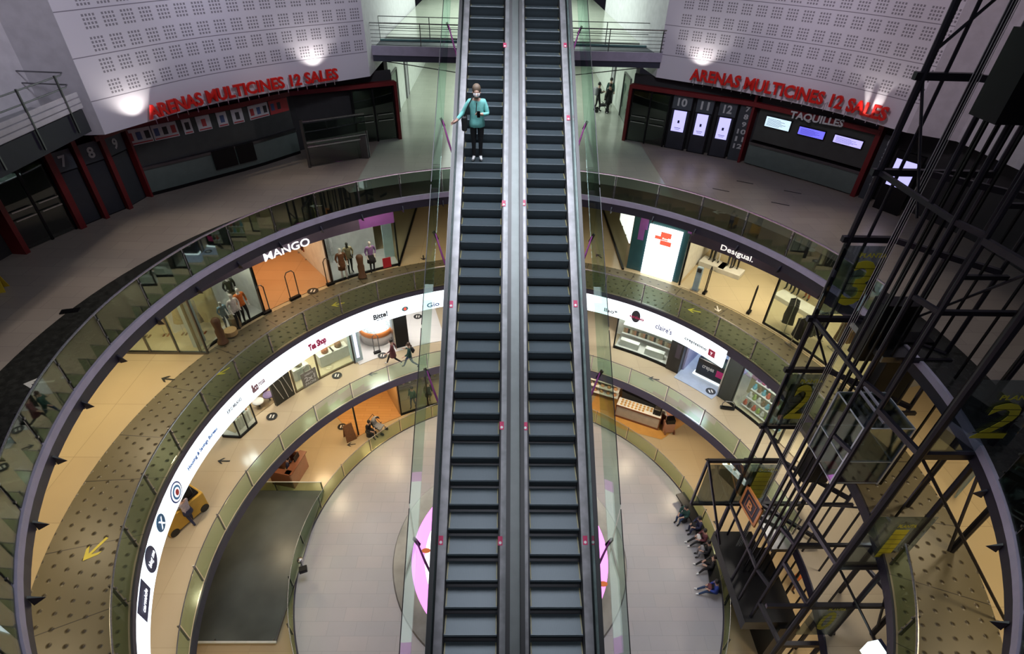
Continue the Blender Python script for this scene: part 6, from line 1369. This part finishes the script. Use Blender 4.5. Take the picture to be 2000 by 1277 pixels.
# glass side panels of the tower with big floor numbers
MYl = P('yellow green vinyl', (.50, .45, .03), .5); MYf = P('olive yellow film', (.26, .27, .03), .5)
def lpanel(x0, x1, y, z0, z1, num, nz0, nz1, nx0, nx1, lab, film=False):
    e = empty('floor_number_panel', ((x0+x1)/2, y, z0), 0, lab, 'glass panel', 'glass panels with floor numbers')
    def LP(mb, nm, m): o = mb.build(nm, m, None); o.location = -e.location; o.parent = e
    LP(MB().box(((x0+x1)/2, y, (z0+z1)/2), (x1-x0, .02, z1-z0)), 'pane', MGlassLift)
    if num:
        LP(text_on(MB(), num, flat_fn((nx0, y-.02, nz0), (nx1, y-.02, nz0), nz1-nz0, (0, -1, 0), .012), .015), 'number', MYl)
        mb = None
        for k in range(1, 6):
            zc_ = nz0+(nz1-nz0)*k/6; LP(MB().box(((nx0+nx1)/2, y-.04, zc_), (nx1-nx0+.05, .006, .018)), 'stripe', MBlack)
        LP(text_on(MB(), 'PLANTA', flat_fn((nx0-.0, y-.02, nz1+.1), (nx1+.12, y-.02, nz1+.1), .14, (0, -1, 0), .01), .01), 'caption', MYl)
    if film: LP(MB().box(((x0+x1)/2+.05, y+.02, (z0+z1)/2), ((x1-x0)*.6, .01, (z1-z0)*.62)), 'yellow_film', MYf)
lpanel(9.7, 11.45, -3.25, .3, 2.6, '2', .81, 1.95, 10.35, 11.15, 'big glass panel with a yellow green number 2, upper right on the lift tower')
lpanel(9.7, 11.3, -3.25, -4.9, -2.4, '1', -4.33, -2.95, 10.36, 10.75, 'glass panel with a yellow number 1 on the near side of the lift tower')
lpanel(9.8, 11.1, -3.25, -9.4, -7.5, '0', -8.95, -7.7, 10.26, 10.72, 'glass panel with a yellow number 0 at the foot of the lift tower')
for z0, z1, n, l in ((.75, 3.1, '3', 'glass panel with a yellow number 3 on the far side of the lift tower'), (-4.2, -1.75, '2', 'olive filmed glass panel on the far side of the tower, above the toy window'), (-8.9, -6.45, '1', 'olive filmed glass panel on the far side of the tower, beside the lit display counter')):
    lpanel(9.05, 10.35, 1.72, z0, z1, n, z0+.35, z1-.45, 9.6, 10.25, l, film=(n != '3'))
for x0, x1, y, z0, z1, l in ((7.6, 9.1, 1.72, -9.0, -6.5, 'clear glass panel of the low lift gate near the bench'), ):
    lpanel(x0, x1, y, z0, z1, None, 0, 0, 0, 0, l)
# cabins
def cabin(x0, x1, y0, y1, z0, z1, lab, dark=False):
    e = empty('lift_cabin', ((x0+x1)/2, (y0+y1)/2, z0), 0, lab, 'lift cabin', 'glass lift cabins'); w, d_, h = x1-x0, y1-y0, z1-z0
    g = MGlassLift
    MB().box((0, 0, .04), (w, d_, .08)).build('floor', P('cabin floor red brown', (.16, .05, .05), .5), e); MB().box((0, 0, h), (w, d_, .03)).build('roof_glass', g if not dark else MBlack, e)
    for sx in (-1, 1): MB().box((sx*w/2, 0, h/2), (.02, d_, h)).build('side_glass', g if not dark else MBlack, e)
    for sy in (-1, 1): MB().box((0, sy*d_/2, h/2), (w, .02, h)).build('end_glass', g if not dark else MBlack, e)
    fm = P('pale aluminium edge', (.55, .58, .62), .4, .2)
    for sx in (-1, 1):
        for sy in (-1, 1): MB().box((sx*w/2, sy*d_/2, h/2), (.05, .05, h)).build('corner_frame', fm, e)
    for z in (.05, h*.42, h):
        for sx in (-1, 1): MB().box((sx*w/2, 0, z), (.03, d_, .03)).build('edge_frame', fm, e)
        for sy in (-1, 1): MB().box((0, sy*d_/2, z), (w, .03, .03)).build('edge_frame', fm, e)
    for k in range(2): MB().box((-.25+.22*k, 0, h+.22), (.06, d_*1.0, .06)).build('roof_beam', P('grey roof beam', (.30, .29, .33), .4), e)
    MB().tube([(-.3, .0, .95), (.3, .0, .95)], .02, 6).build('handrail', MSteel, e)
    MB().box((-w*.28, -.1, .1), (.35, .28, .02)).build('floor_marking', P('red floor marking', (.5, .06, .07), .5), e)
cabin(9.42, 10.85, -1.62, -.2, -3.15, -.72, 'glass lift cabin hanging between the second and third floors of the tower')
cabin(10.9, 12.1, -3.05, -1.9, 6.0, 8.4, 'dark lift cabin high up at the right edge', True)
# orange framed sign hanging by the tower
q0 = aty(1467, 988, 1.0); t2 = empty('hanging_sign', q0, R(-82), 'orange framed hanging sign with a letter B beside the lift tower', 'sign')
MOr = P('orange sign frame', (.70, .26, .05), .45)
MB().box((0, 0, 0), (1.05, .04, 1.05)).build('backing', MBlack, t2)
for sx in (-1, 1): MB().box((sx*.53, 0, 0), (.11, .07, 1.17)).build('frame', MOr, t2); MB().box((0, 0, sx*.53), (1.17, .07, .11)).build('frame', MOr, t2)
MB().box((0, -.03, 0), (.62, .02, .66)).build('inner_plate', P('dark orange plate', (.45, .13, .03), .5), t2); MB().box((0, -.035, 0), (.54, .02, .58)).build('inner_field', MBlack, t2)
text_on(MB(), 'B', flat_fn((-.16, -.045, -.2), (.16, -.045, -.2), .4, (0, -1, 0), .01), .03).build('letter', MOr, t2)
# kiosk like boards under the tower, lower right (seen between beams)
t3 = empty('notice_board', aty(1900, 925, -1.0), 0, 'pale blue grey notice board with orange edge right of the tower', 'notice board'); t3.rotation_euler = (0, 0, R(40))
MB().box((0, 0, 0), (1.2, .05, 1.6)).build('board', P('pale blue board', (.30, .40, .42), .5), t3); MB().box((.62, 0, 0), (.05, .07, 1.65)).build('edge', MOr, t3)
